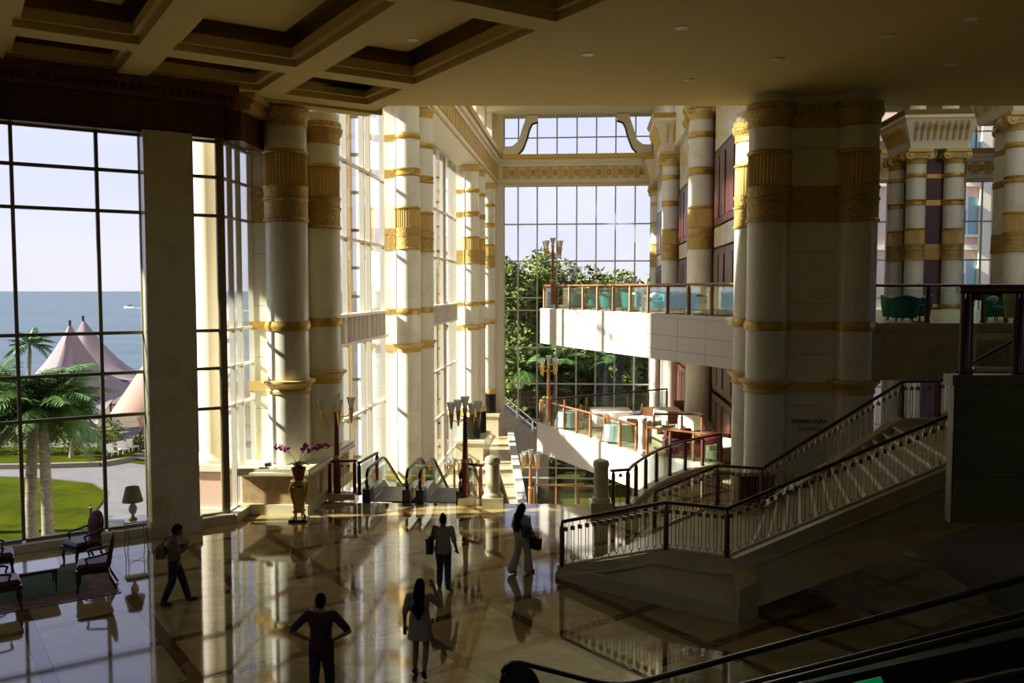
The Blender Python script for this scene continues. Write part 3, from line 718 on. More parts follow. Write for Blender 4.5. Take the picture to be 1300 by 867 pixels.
def right_pier(label, X, Y, zb, zt, wide=False, bx=.3):
    o_ = X * cs - Y * sn; s_ = X * sn + Y * cs
    r = thing('column_pier', label, 'column', BW(o_, s_), RZ)
    column(r, 0, 0, zb, zt, 'right'); column(r, bx, 3.0, zb, zt, 'right')
    if wide: column(r, 2.4, 0, zb, zt, 'right')
    core(r, .1, 2.2 if wide else 1.05, .2, 3.0, zb, zt, REDWOOD if wide else WHITE)
    ionic(r, 0, 0, 15.1); ionic(r, bx, 3.0, 15.1)
    if wide: ionic(r, 2.4, 0, 15.1)
    capblock(r, -.6, 3.0 if wide else 1.5, -.6, 3.5, 15.72)
    link('upper_shaft', cm('ups', lambda: MB().lathe([(.5, 0), (.5, 4.2)], 24).mesh('upper_shaft', WHITE, True)), r, (0.1, .3, 18.1))
    if wide: link('upper_shaft', CM['ups'], r, (2.2, .3, 18.1))
    return r
right_pier('lit white column with scroll capital behind the teal chairs, beside the red wall', 9.30, 43.0, -6.6, 15.2)
right_pier('white column with deep bracketed capital, middle of the right row by the end window', 10.75, 59.0, -6.6, 15.2)
right_pier('thin far column at the right edge of the great end window', 12.9, 77.2, -6.6, 15.2)
right_pier('pair of white columns under a broad bracketed capital in the second hall', 26.8, 58.0, -6.6, 15.2, True, -.12)
right_pier('white column with scroll capital at the far right of the second hall', 26.6, 46.0, -6.6, 15.2, False, 1.1)
# the dark pier in front
bp = thing('column_pier', 'huge dark pier of clustered columns beside the marble staircase', 'column', (7.65, 26.0, 0), RZ)
for x, y in ((0, 0), (2.52, .0), (.05, 2.6), (2.5, 2.6)): column(bp, x, y, 0, 12.25, 'low')
core(bp, 0.0, 2.5, -.12, 2.7, 0, 12.2)
for i, (txt, z) in enumerate((('INDERA PURA', 2.52), ('LOUNGE', 2.29))):
    fc = bpy.data.curves.new('lettering', 'FONT'); fc.body = txt; fc.size = 0.165; fc.align_x = 'CENTER'; fc.extrude = 0.006; fc.materials.append(INK)
    t0_ = bpy.data.objects.new('tmp', fc); COL.objects.link(t0_); dg_ = bpy.context.evaluated_depsgraph_get(); dg_.update(); tm_ = bpy.data.meshes.new_from_object(t0_.evaluated_get(dg_)); bpy.data.objects.remove(t0_)
    t = link('lettering', tm_, bp); t.location = (1.27, -.15, z); t.rotation_euler = (R(90), 0, 0)
# ================================================================== BALCONY AND TERRACE
def edge_panels(root, pts, z0, z1, joints, m=PANEL, off=0.05, rows=None, closed=False):
    """fascia panels (separate pieces) along a polyline"""
    rows = rows or [(z0, z1)]
    for a, b in zip(pts, pts[1:]):
        a = Vector(a); b = Vector(b); L = (b - a).length; t = (b - a) / L; nrm = Vector((t.y, -t.x))
        n = max(1, round(L / joints))
        for k in range(n):
            p = a + t * (L * k / n + .008); q = a + t * (L * (k + 1) / n - .008)
            for r0, r1 in rows:
                MB().prism([(p.x, p.y), (q.x, q.y), (q.x + nrm.x * off, q.y + nrm.y * off), (p.x + nrm.x * off, p.y + nrm.y * off)], r0 + .006, r1 - .006).build('fascia_panel', m, root)
RODT = {}
def glass_rail(label, pts, z0, h=1.08, spacing=1.25, wood=RAILW, cap=None, post_r=.06, name='glass_railing'):
    root = thing(name, label, 'railing', (pts[0][0], pts[0][1], z0))
    O = Vector((pts[0][0], pts[0][1]))
    P = [Vector(p) - O for p in pts]
    cap = cap or wood
    MB().tube([(p.x, p.y, h) for p in P], .062, 8, flat=.75).build('handrail', cap, root, smooth=True)
    key = (round(h, 3), wood.name, post_r)
    if key not in RODT: RODT[key] = MB().lathe([(post_r * 1.25, 0), (post_r * 1.25, .05), (post_r, .08), (post_r, h - .12), (post_r * .6, h - .08), (post_r * .6, h - .03)], 10).mesh('post', wood, True)
    post = RODT[key]
    # resample by length
    seg = [(a, b, (b - a).length) for a, b in zip(P, P[1:])]; tot = sum(s[2] for s in seg); n = max(1, round(tot / spacing))
    def at(d):
        for a, b, l in seg:
            if d <= l + 1e-6: return a + (b - a) * (d / l)
            d -= l
        return P[-1]
    q = [at(tot * k / n) for k in range(n + 1)]
    for p in q: link('post', post, root, (p.x, p.y, 0))
    for a, b in zip(q, q[1:]):
        t = (b - a).normalized(); nn = Vector((-t.y, t.x)) * .008; a2 = a + t * .08; b2 = b - t * .08
        MB().prism([tuple(a2 - nn), tuple(b2 - nn), tuple(b2 + nn), tuple(a2 + nn)], .06, h - .1).build('glass_panel', GREENG, root)
    return root

bal = struct('floor', 'white-edged upper balcony slab carrying the teal lounge', 'floor')
BT, BR = (1.45, 43.1), (7.45, 28.5)
bal_poly = [BT, BR, (7.9, 27.9), (10.6, 28.0), (11.2, 47), (9.9, 48.5)]
MB().prism(bal_poly, 3.85, 5.55).build('slab', PANEL, bal)
edge_panels(bal, [BT, BR], 3.9, 5.6, 1.75, rows=[(3.85, 4.25), (4.25, 4.8), (4.8, 5.45), (5.45, 5.6)])
edge_panels(bal, [(9.9, 48.5), BT], 3.9, 5.6, 1.75, rows=[(3.85, 4.25), (4.25, 4.8), (4.8, 5.6)])
MB().prism([(1.6, 43.05), (7.4, 28.8), (10.5, 28.2), (11, 47), (9.9, 48.2)], 5.55, 5.6).build('floor_finish', LOWMARB, bal)
glass_rail('glass railing with orange timber posts along the white balcony of teal chairs', [(1.6, 43.0), (7.45, 28.75)], 5.6, 1.1, 1.42)
glass_rail('far glass railing with timber posts behind the teal chairs', [(1.7, 43.2), (9.8, 48.2)], 5.6, 1.1, 1.42)
ball = struct('floor', 'dark olive balcony slab right of the huge pier', 'floor')
MB().prism([(10.3, 25.35), (24, 25.35), (24, 30), (48, 30), (48, 45), (11, 45), (10.8, 28), (10.3, 28)], 3.85, 5.48).build('slab', STAIRM, ball)
edge_panels(ball, [(10.32, 25.35), (24, 25.35)], 3.85, 5.53, 6.8, STAIRM, .05, rows=[(3.85, 5.25), (5.29, 5.53)])
glass_rail('dark timber and glass railing on the balcony right of the huge pier', [(10.6, 25.5), (14, 25.5), (22, 25.5)], 5.53, 1.1, 1.55, POSTW, DARKW)

ter = struct('floor', 'white-edged restaurant terrace slab at lobby level', 'floor')
TT, TN, TR = (1.29, 42.6), (5.05, 34.4), (7.77, 31.93)
ter_poly = [TT, TN, TR, (9.0, 31.5), (11, 32), (11, 48), (8.6, 47.6)]
MB().prism(ter_poly, -1.5, -.05).build('slab', PANEL, ter)
edge_panels(ter, [TT, TN, TR], -1.5, 0, 4.0, rows=[(-1.5, -.02)])
MB().prism(ter_poly, -.05, -.004).build('floor_finish', LOWMARB, ter)
glass_rail('timber-posted glass railing along the restaurant terrace from its tip to the white newel', [(1.4, 42.4), (5.0, 34.6)], 0, 1.08, 1.3)
glass_rail('short timber-posted glass railing from the white newel to the curved balustrade', [(5.35, 34.0), (7.7, 32.05)], 0, 1.08, 1.1)
glass_rail('dark-topped back railing of the restaurant terrace', [(1.5, 42.6), (8.5, 47.3)], 0, 1.08, 1.5, RAILW, DARKW)
glass_rail('inner railing with dark cap beside the lit column on the terrace', [(6.2, 37.6), (7.9, 37.6), (8.15, 36.9)], 0, 1.08, 1.0, RAILW, DARKW)
nw = thing('newel_post', 'white rounded newel at the middle of the terrace railing', 'newel', (5.18, 34.2, 0))
MB().lathe([(.2, 0), (.2, .12), (.15, .16), (.15, 1.28), (.19, 1.32), (.19, 1.42), (.1, 1.5), (.02, 1.52)], 16).build('shaft', PANEL, nw, smooth=True)

# curved balustrade at the edge of the lobby
cb_ = glass_rail('curved dark-capped glass balustrade sweeping up to the terrace', CURVE, 0.12, 1.03, 1.15, POSTW, DARKW)
kb = thing('marble_kerb', 'curved marble kerb under the sweeping glass balustrade', 'kerb')
kb_pts = [Vector(p) for p in CURVE]
mbk = MB()
L = []
for i, p in enumerate(kb_pts):
    t = (kb_pts[min(i + 1, len(kb_pts) - 1)] - kb_pts[max(i - 1, 0)]).normalized(); n_ = Vector((t.y, -t.x))
    L.append((p - n_ * .12, p + n_ * .16))
vs = []
for a, b in L: vs += [(a.x, a.y, -.6), (a.x, a.y, .12), (b.x, b.y, .12), (b.x, b.y, -.02)]
fs = [(0, 1, 2, 3)] + [(4 * i + k, 4 * i + (k + 1) % 4, 4 * i + 4 + (k + 1) % 4, 4 * i + 4 + k) for i in range(len(L) - 1) for k in range(4)] + [tuple(4 * (len(L) - 1) + k for k in (3, 2, 1, 0))]
mbk.add(vs, fs).build('kerb_stone', CREAM, kb)
lk = struct('trim_4', 'white curved fascia below the lobby edge', 'trim')
vs = []
for p in kb_pts: vs += [(p.x - .1, p.y + .08, -1.6), (p.x - .1, p.y + .08, -.02), (p.x + .3, p.y - .2, -.02), (p.x + .3, p.y - .2, -1.6)]
mbk = MB().add(vs, [(0, 1, 2, 3)] + [(4 * i + k, 4 * i + (k + 1) % 4, 4 * i + 4 + (k + 1) % 4, 4 * i + 4 + k) for i in range(len(L) - 1) for k in range(4)] + [tuple(4 * (len(L) - 1) + k for k in (3, 2, 1, 0))])
mbk.build('fascia', PANEL, lk)

# ================================================================== BALUSTER RAILS
def baluster_mesh(h):
    def f():
        m = MB(); a = .034
        m.bar((0, 0, 0), (0, 0, .12), .016, .016); m.bar((-a, 0, .12), (a, 0, .12), .014, .014)
        m.bar((-a, 0, .12), (-a, 0, h - .2), .013, .013); m.bar((a, 0, .12), (a, 0, h - .2), .013, .013)
        m.bar((-a, 0, h - .2), (a, 0, h - .2), .014, .014); m.bar((0, 0, h - .12), (0, 0, h), .016, .016)
        m.box(-.045, .045, -.03, .03, h - .205, h - .115)
        return m.mesh('baluster', METAL)
    return cm(('bal', round(h, 2)), f)
def baluster_rail(label, pts, posts, h=1.0, spacing=.165, rail=DARKW, post=POSTW, name='stair_railing'):
    """pts: 3D base line; posts: indices with a post"""
    root = thing(name, label, 'railing', tuple(pts[0])); O = Vector(pts[0]); P = [Vector(p) - O for p in pts]
    up = Vector((0, 0, h))
    MB().tube([p + up + Vector((0, 0, .02)) for p in P], .05, 8, flat=.8).build('handrail', rail, root, smooth=True)
    MB().tube([p + Vector((0, 0, .03)) for p in P], .028, 6).build('bottom_rail', CREAM, root)
    pm = cm(('bpost', round(h, 2)), lambda: MB().lathe([(.058, 0), (.058, h - .1), (.035, h - .07), (.035, h)], 10).mesh('post', POSTW, True))
    for i in posts: link('post', pm, root, tuple(P[i]))
    bm_ = baluster_mesh(h)
    for i, (a, b) in enumerate(zip(P, P[1:])):
        Lh = (b - a).xy.length; n = max(1, round(Lh / spacing)); ang = math.atan2(b.y - a.y, b.x - a.x)
        for k in range(n):
            f = (k + .5) / n
            link('baluster', bm_, root, tuple(a.lerp(b, f)), ang)
    return root

# ================================================================== STAIRCASE TO THE UPPER LEVEL
st = thing('marble_staircase', 'wide marble staircase climbing from the lobby floor to the upper level', 'staircase')
O0, O1 = Vector((1.15, 19.12)), Vector((3.28, 18.19)); I0, I1 = Vector((3.75, 22.35)), Vector((5.22, 21.63))
LH = 0.93
N1 = 6
for k in range(N1):
    a, b = k / N1, (k + 1) / N1
    MB().prism([tuple(O0.lerp(O1, a)), tuple(O0.lerp(O1, b)), tuple(I0.lerp(I1, b)), tuple(I0.lerp(I1, a))], 0, LH * (k + 1) / N1).build('step', STAIRM, st)
O2, I2 = Vector((4.9, 17.62)), Vector((6.3, 21.2))
MB().prism([tuple(O1), (4.44, 17.65), tuple(O2), tuple(I2), tuple(I1)], 0, LH).build('landing', STAIRM, st)
O3, I3 = Vector((9.4, 17.75)), Vector((10.15, 22.4)); TH = 2.98; N2 = 13
for k in range(N2):
    a, b = k / N2, (k + 1) / N2
    z1 = LH + (TH - LH) * (k + 1) / N2
    MB().prism([tuple(O2.lerp(O3, a)), tuple(O2.lerp(O3, b)), tuple(I2.lerp(I3, b)), tuple(I2.lerp(I3, a))], max(0, z1 - .5), z1).build('step', STAIRM, st)
    nz_ = MB().prism([tuple(O2.lerp(O3, a - .004)), tuple(O2.lerp(O3, a + .012)), tuple(I2.lerp(I3, a + .012)), tuple(I2.lerp(I3, a - .004))], z1 - .04, z1 + .004).build('step_nosing', PANEL, st)
MB().prism([tuple(O3), (11.6, 17.8), (12.0, 22.6), tuple(I3)], TH - .5, TH).build('landing', STAIRM, st)
N3 = 14
for k in range(N3):
    x0 = 11.6 + k * .3
    B(x0, x0 + .3, 17.8, 22.4, TH - .3 + (k) * .165, TH + (k + 1) * .165).build('step', STAIRM, st)
# outer stringer wall: curved lower face
top = [(1.02, 19.18, .30), (2.2, 18.62, .62), (3.25, 18.12, .98), (4.44, 17.55, .98), (4.9, 17.52, 1.02)]
bot = [(1.02, 19.28, 0), (1.75, 18.65, 0), (2.5, 18.05, 0), (3.5, 17.3, 0), (4.47, 16.62, 0)]
mid = [tuple(t[i] + (b[i] - t[i]) * .32 if i < 2 else t[2] - .26 for i in range(3)) for t, b in zip(top, bot)]
vs = []; fs = []
inn = [(t[0] + .12, t[1] + .3, t[2]) for t in top]
n = len(top)
def sheet(rows, closed=False):
    vs = [p for r_ in rows for p in r_]; m = len(rows[0]); fs = []
    for i in range(len(rows) - 1):
        for k in range(m - 1): fs.append((i * m + k, i * m + k + 1, (i + 1) * m + k + 1, (i + 1) * m + k))
    return vs, fs
inb = [(p[0], p[1], 0) for p in inn]
v_, f_ = sheet([inb, inn, top, mid, bot, inb])
m_ = n
f_ += [tuple(i * m_ for i in range(5)), tuple(i * m_ + m_ - 1 for i in reversed(range(5)))]
MB().add(v_, f_).build('stringer_wall', STAIRM, st)
MB().tube([(p[0] - .02, p[1] - .04, p[2]) for p in mid], .045, 6).build('stringer_moulding', STAIRM, st)
MB().tube([(p[0] - .01, p[1] - .03, .3 if i else .12) for i, p in enumerate(bot)], .04, 6).build('stringer_moulding', STAIRM, st)
for i in range(4):
    a, b = Vector(bot[i]), Vector(bot[i + 1])
    MB().prism([(a.x - .05, a.y - .08), (b.x - .05, b.y - .08), (b.x + .05, b.y + .1), (a.x + .05, a.y + .1)], 0.0, [.1 if i == 0 else .3, .3, .3, .1 if i == 0 else .3]).build('base_course', STAIRM, st)
# upper stringer
ts = [(4.85, 17.5, 1.02), (9.4, 17.62, 3.08), (11.6, 17.66, 3.08)]
MB().add([(4.5, 17.35, 1.02), (9.4, 17.5, 3.08), (12, 17.5, 3.08), (12, 17.5, 1.7), (9.4, 17.4, 1.7), (4.5, 17.0, .0), (4.5, 17.75, 1.02), (9.4, 17.85, 3.08), (12, 17.85, 3.08), (12, 17.85, 1.7), (9.4, 17.85, 1.7), (4.5, 17.6, .0)],
         [(0, 1, 4, 5), (1, 2, 3, 4), (6, 7, 1, 0), (7, 8, 2, 1), (11, 10, 7, 6), (10, 9, 8, 7), (5, 4, 10, 11), (4, 3, 9, 10), (0, 5, 11, 6), (2, 8, 9, 3)]).build('stringer_wall', STAIRM, st)
MB().tube([(4.5, 17.30, .72), (9.4, 17.44, 2.75), (12, 17.44, 2.75)], .04, 6).build('stringer_moulding', STAIRM, st)
MB().add([(4.47, 16.62, 0), (4.5, 17.5, 0), (4.5, 17.5, .95), (4.47, 16.72, .6), (4.9, 16.9, 0), (4.9, 17.5, 0), (4.9, 17.5, 1.0), (4.9, 16.95, .7)],
         [(0, 1, 2, 3), (4, 5, 6, 7), (0, 3, 7, 4), (1, 2, 6, 5), (3, 2, 6, 7), (0, 1, 5, 4)]).build('stringer_end', STAIRM, st)
# inner stringer kerb
MB().bar((5.3, 21.75, LH + .02), (6.25, 21.25, LH + .02), .25, .2).build('inner_kerb', STAIRM, st)
MB().bar((6.25, 21.25, LH + .08), (10.15, 22.42, TH + .08), .25, .3).build('inner_kerb', STAIRM, st)
MB().bar((3.75, 22.45, .1), (5.22, 21.75, LH + .05), .25, .25).build('inner_kerb', STAIRM, st)
MB().bar((10.15, 22.42, TH + .05), (11.2, 22.5, TH + .05), .25, .25).build('inner_kerb', STAIRM, st)
MB().bar((11.2, 22.5, TH + .05), (15.4, 22.5, 5.4), .25, .3).build('inner_kerb', STAIRM, st)
baluster_rail('outer dark-capped balustrade of the marble staircase facing the lobby',
              [(1.12, 19.12, .30), (3.28, 18.16, .98), (4.44, 17.62, .98), (9.4, 17.7, 3.08), (11.6, 17.75, 3.08)], [0, 1, 2, 3])
baluster_rail('inner dark-capped balustrade along the pier side of the marble staircase',
              [(3.75, 22.45, .2), (5.22, 21.75, 1.03), (6.2, 21.25, 1.06), (10.15, 22.42, 3.1), (11.15, 22.5, 3.1), (15.4, 22.5, 5.5)], [0, 1, 2, 3, 4, 5])
# slatted timber cabinet behind the stair landing
cbn = thing('slatted_cabinet', 'dark red slatted timber cabinet with orange side behind the stair balusters', 'cabinet', (7.0, 24.7, 0), R(8))
B(-.5, .5, -.2, .2, .05, 1.15).build('body', REDWOOD, cbn); B(-.54, .54, -.24, .24, 1.15, 1.2).build('top', DARKW, cbn); B(-.56, -.5, -.2, .2, 0, 1.15).build('side_panel', RAILW, cbn); B(-.5, .5, -.18, .18, 0, .05).build('plinth', DARKW, cbn)
for k in range(9): B(-.48 + k * .11, -.42 + k * .11, -.23, -.2, .1, 1.1).build('slat', POSTW, cbn)
# near upper landing rail
nr = thing('landing_railing', 'black timber and glass railing on the near landing wall', 'railing', (6.1, 11.67, 5.36))
MB().tube([(-.1, 0, 1.14), (9, 0, 1.14)], .075, 8, flat=.7).build('handrail', DARKW, nr)
for k in range(6):
    x = .05 + k * .72
    MB().lathe([(.075, 0), (.075, .06), (.06, .1), (.06, 1.0), (.04, 1.03), (.04, 1.12)], 12).build('post', DARKW, nr, (x, 0, 0), smooth=True)
    MB().lathe([(.03, 0), (.03, 1.1)], 8).build('post_sleeve', POSTW, nr, (x - .085, 0, 0))
    B(x + .1, x + .62, -.008, .008, .1, 1.0).build('glass_panel', GREENG, nr)
    B(x + .08, x + .64, -.02, .02, .05, .1).build('glass_shoe', STEEL, nr)

# ================================================================== DOWN ESCALATORS
def stadium(z_top, x0, x1, r, n=8):
    pass
def escalator(name, label, loc, rz, length, slope, width=1.0, flat=1.3, glassm=GREENG, down=True, group=None, handr=.045, newel=.5, lamp=False, shared=None):
    """local +y runs along travel; starts flat then inclines"""
    root = thing(name, label, 'escalator', loc, rz, group)
    sg = -1 if down else 1
    k = math.tan(slope) * sg
    H = 1.0
    for sx_ in (-1, 1):
        if shared is not None and sx_ == shared: continue
        x = sx_ * (width / 2 + .12)
        prof = []                                   # centre line of the handrail in (y,z)
        for i in range(9):
            a = R(-90 - 180 * i / 8)
            prof.append((-newel + .0 + (H - .35) / 2 * math.cos(a) * 1.0, .35 + (H - .35) / 2 + (H - .35) / 2 * math.sin(a)))
        ys = [flat * .25, flat * .7]
        prof += [(y, H) for y in ys]
        for i in range(1, 6):
            y = flat * .7 + i * .16; prof.append((y, H + k * (i * .16) * i / 10))
        y0, z0 = prof[-1]; prof.append((y0 + length, z0 + k * length))
        MB().tube([(x, y, z) for y, z in prof], .05, 8, flat=.8).build('handrail', BLACK, root, smooth=True)
        # glass balustrade: a band between the handrail and the deck
        top = prof[8:]; 
        vs = []; fs = []
        gp = [(y, z - .05) for y, z in prof[:]]
        lowp = []
        for y, z in prof: lowp.append((y, (z - H if z != 0 else 0) + .3 if y > flat * .7 else .3))
        q = [(y, max(zb, .3) if y <= flat * .7 else zb) for y, zb in lowp]
        for (y, z), (yb, zb) in zip(gp, q):
            vs += [(x - .006, y, z), (x + .006, y, z), (x + .006, yb, min(zb, z - .005)), (x - .006, yb, min(zb, z - .005))]
        N = len(gp)
        for i in range(N - 1):
            for c in range(4): fs.append((4 * i + c, 4 * i + (c + 1) % 4, 4 * i + 4 + (c + 1) % 4, 4 * i + 4 + c))
        fs += [(0, 1, 2, 3), tuple(4 * (N - 1) + c for c in (3, 2, 1, 0))]
        MB().add(vs, fs).build('glass_balustrade', glassm, root)
        # skirt and newel box
        MB().bar((x, -newel - .1, .15), (x, flat * .7, .15), .2, .3).build('deck_skirt', STEEL if not lamp else DARK, root)
        MB().bar((x, flat * .7, .15), (x, y0 + length, .15 + (z0 - H) + k * length + .0), .2, .3).build('deck_skirt', STEEL if not lamp else DARK, root)
        B(x - .12, x + .12, -newel - .38, -newel + .15, 0, .42).build('newel_box', BLACK, root)
    B(-width / 2, width / 2, -newel - .15, flat * .6, -.02, .012).build('comb_plate', DARK, root)
    n = int(length / .4); sm = B(-width / 2, width / 2, 0, .4, -.2, 0).mesh('step', DARK)
    for i in range(n):
        y = flat * .6 + i * .4
        link('step', sm, root, (0, y, -.02 + k * max(0, y - flat * .8)))
    if lamp:
        for sx_ in (-1, 1):
            dm_ = MB(); dm_.T = Matrix.Translation((sx_ * (width / 2 + .12), -newel + .02, .35 + (H - .35) / 2)) @ Matrix.Rotation(R(90), 4, 'Y'); dm_.lathe([(.02, -.03), (.3, -.03), (.3, .03), (.02, .03)], 20); dm_.build('newel_disc', BLACK, root)
    if lamp == 2: MB().bar((width / 2 + .08, 4.05, .5 + k * 3.3), (width / 2 + .08, 4.6, .5 + k * 3.85), .03, .06).build('skirt_light', GREENLAMP, root)
    if lamp: B(-width / 2, width / 2, flat * .55, flat * .6, -.02, .02).build('comb_light', GREENLAMP, root)
    return root
for i, (x, lab) in enumerate(((-3.75, 'down escalator with black handrails nearest the orchid and lamp post'), (-2.1, 'down escalator with black handrails between the other escalator and the right lamp post'))):
    p = BW(x - 2.35, 26.55)
    escalator('escalator', lab, (p.x, p.y, 0), RZ, 12.0, R(30), 1.0, 1.5)
    if i == 0: pass
# ================================================================== NEAR UP ESCALATORS
ED = 121.0
erz = -R(ED)
pd = Vector((math.sin(R(ED)), math.cos(R(ED)))); pp = Vector((-pd.y, pd.x))       # pp to the far side
if pp.y < 0: pp = -pp
s0 = Vector((0.55, 12.25)) - pp * .62
escalator('escalator', 'black up escalator in the shadows passing nearest the staircase wall', (s0.x, s0.y, 0), erz, 7.2, math.atan(.5), 1.0, 1.0, lamp=2, down=False)
s1 = s0 - pp * 1.75 - pd * .2
escalator('escalator', 'black up escalator at the bottom edge nearest the viewpoint', (s1.x, s1.y, 0), erz, 7.2, math.atan(.5), 1.0, 1.0, lamp=True, down=False)

# ================================================================== STAIR DOWN TO THE LOWER LANDING
sd_ = thing('descending_stair', 'marble stair going down between the two round newels', 'staircase')
a0, a1 = Vector((-.35, 25.75)), Vector((2.45, 25.5)); b0, b1 = BW(-3.6, 36.0).xy + Vector((0.2, 0)), BW(-.8, 36.0).xy
a0 = BW(-2.6, 26.2).xy; a1 = BW(.25, 26.2).xy; b0 = BW(-2.6, 33.5).xy; b1 = BW(.25, 33.5).xy
for k in range(24):
    f0, f1 = k / 24, (k + 1) / 24; z = -.163 * (k + 1)
    MB().prism([tuple(a0.lerp(b0, f0)), tuple(a1.lerp(b1, f0)), tuple(a1.lerp(b1, f1)), tuple(a0.lerp(b0, f1))], z - .4, z).build('step', LOWMARB, sd_)
lp = struct('floor', 'lower stair landing with pale marble edge', 'floor')
lpp = [tuple(BW(-2.7, 33.5)[:2]), tuple(BW(.4, 33.5)[:2]), (4.3, 35.5), (4.6, 40.9), tuple(BW(-2.7, 41.3)[:2])]
MB().prism(lpp, -4.5, -3.92).build('slab', LOWMARB, lp)
glass_rail('low timber-posted glass railing on the lower landing seen between the newels', [tuple(BW(-2.5, 41.0)[:2]), (4.2, 40.7)], -3.92, 1.1, 1.25)
baluster_rail('brown timber balustrade running down beside the stair from the round newel', [BW(-2.75, 26.2, 0), BW(-2.75, 33.4, -3.9)], [1], 1.0, .2, RAILW, RAILW)
baluster_rail('brown timber balustrade on the far side of the descending stair', [BW(.3, 26.4, -.2), BW(.3, 33.4, -3.9)], [1], 1.0, .2, RAILW, RAILW)
for lab, X, Y in (('fluted round cream newel left of the descending stair', -.58, 25.75), ('fluted round cream newel right of the descending stair', 2.62, 25.2)):
    r = thing('newel_post', lab, 'newel', (X, Y, 0))
    B(-.32, .32, -.32, .32, 0, .3).build('base_block', CREAM, r)
    MB().lathe([(.27, .3), (.27, .38), (.22, .44), (.21, 1.3), (.235, 1.33), (.245, 1.42), (.2, 1.5), (.08, 1.55), (.01, 1.56)], 24).build('shaft', CREAM, r, smooth=True)
# short red-posted rails beside the newels
def short_rail(label, p, q, h=1.02, base=.18):
    p = Vector(p); q = Vector(q); r = thing('short_railing', label, 'railing', (p.x, p.y, 0)); d = q - p
    MB().bar((-.0, 0, base / 2), (d.x, d.y, base / 2), .4, base).build('kerb', CREAM, r)
    n = d.normalized(); a = -n * .08; b = d + n * .08
    MB().bar((a.x, a.y, h + base), (b.x, b.y, h + base), .12, .07).build('handrail', DARKW, r)
    pm = cm(('bpost', round(h, 2)), lambda: MB().lathe([(.058, 0), (.058, h - .1), (.035, h - .07), (.035, h)], 10).mesh('post', POSTW, True))
    link('post', pm, r, (0, 0, base)); link('post', pm, r, (d.x, d.y, base))
    k = max(1, round(d.length / .2) - 1); bm_ = baluster_mesh(h)
    for i in range(k):
        f = (i + 1) / (k + 1); link('baluster', bm_, r, (d.x * f, d.y * f, base), math.atan2(d.y, d.x))
    return r
short_rail('short dark railing between the right lamp post and the round newel', (-1.45, 26.3), (-.95, 25.95))
short_rail('short dark railing between the right newel and the curved balustrade', (2.98, 25.2), (3.42, 25.35))
q0 = BW(-7.95, 26.0); q1 = BW(-7.45, 26.0)
short_rail('short dark railing between the beige plinth and the left lamp post', (q0.x, q0.y), (q0.x + .75, q0.y + .1))
gr = glass_rail('short glass railing between the left lamp post and the first escalator', [tuple(BW(-7.1, 26.3)[:2]), tuple(BW(-6.95, 28.0)[:2])], 0.1, 1.0, 1.7, DARKW, DARKW)

# ================================================================== LAMP POSTS
def lamp_post(label, loc, H=3.0, rz=0.0, wood=POSTW, base=True):
    r = thing('lamp_post', label, 'lamp post', loc, rz)
    if base: B(-.24, .24, -.24, .24, 0, .22).build('base_block', CREAM, r)
    MB().lathe([(.11, .2), (.11, 1.3), (.095, 1.34), (.085, 1.5), (.06, H - .55), (.045, H - .5)], 12).build('pole', wood, r, smooth=True)
    MB().lathe([(.12, 1.28), (.125, 1.36), (.1, 1.4)], 12).build('pole_collar', BRASS, r)
    sh = cm('lshade', lambda: MB().lathe([(.055, 0), (.075, .12), (.13, .34), (.15, .38), (.145, .38), (.12, .32), (.05, .04)], 14, caps=False).mesh('lamp_shade', FROST, True))
    cn = cm('lcone', lambda: MB().lathe([(.012, -.42), (.03, -.38), (.075, .02), (.085, .04), (.08, .06)], 10).mesh('lamp_cone', BRASS, True))
    link('lamp_cone', cn, r, (0, 0, H - .38)); link('lamp_shade', sh, r, (0, 0, H - .35))
    for k in range(4):
        a = k * math.pi / 2 + R(20); x, y = .46 * math.cos(a), .46 * math.sin(a)
        MB().tube([(0, 0, H - .62), (x * .35, y * .35, H - .72), (x * .75, y * .75, H - .7), (x, y, H - .6)], .016, 6).build('lamp_arm', BRASS, r)
        link('lamp_cone', cn, r, (x, y, H - .52)); link('lamp_shade', sh, r, (x, y, H - .5))
    return r
lamp_post('five-light lamp post with dark pole beside the plinth and left of the escalators', (-5.42, 26.55, 0), 3.3)
lamp_post('five-light lamp post with dark red pole right of the escalators', (-1.42, 26.05, 0), 3.25, R(10))
lamp_post('lamp post with brown pole rising above the balcony rail among the trees', (1.95, 41.6, 5.6), 3.35, R(30), RAILW, False)
lamp_post('lamp post with brown pole at the tip of the restaurant terrace', (1.75, 41.2, 0), 3.35, R(30), RAILW, False)
lamp_post('lamp post with brown pole on the lower landing seen left of the low railing', (.85, 39.3, -3.92), 3.1, R(15), RAILW, False)
lamp_post('lamp post on the lower floor seen through the down escalator glass', (-3.3, 49, -6.6), 3.5, R(15), RAILW, False)

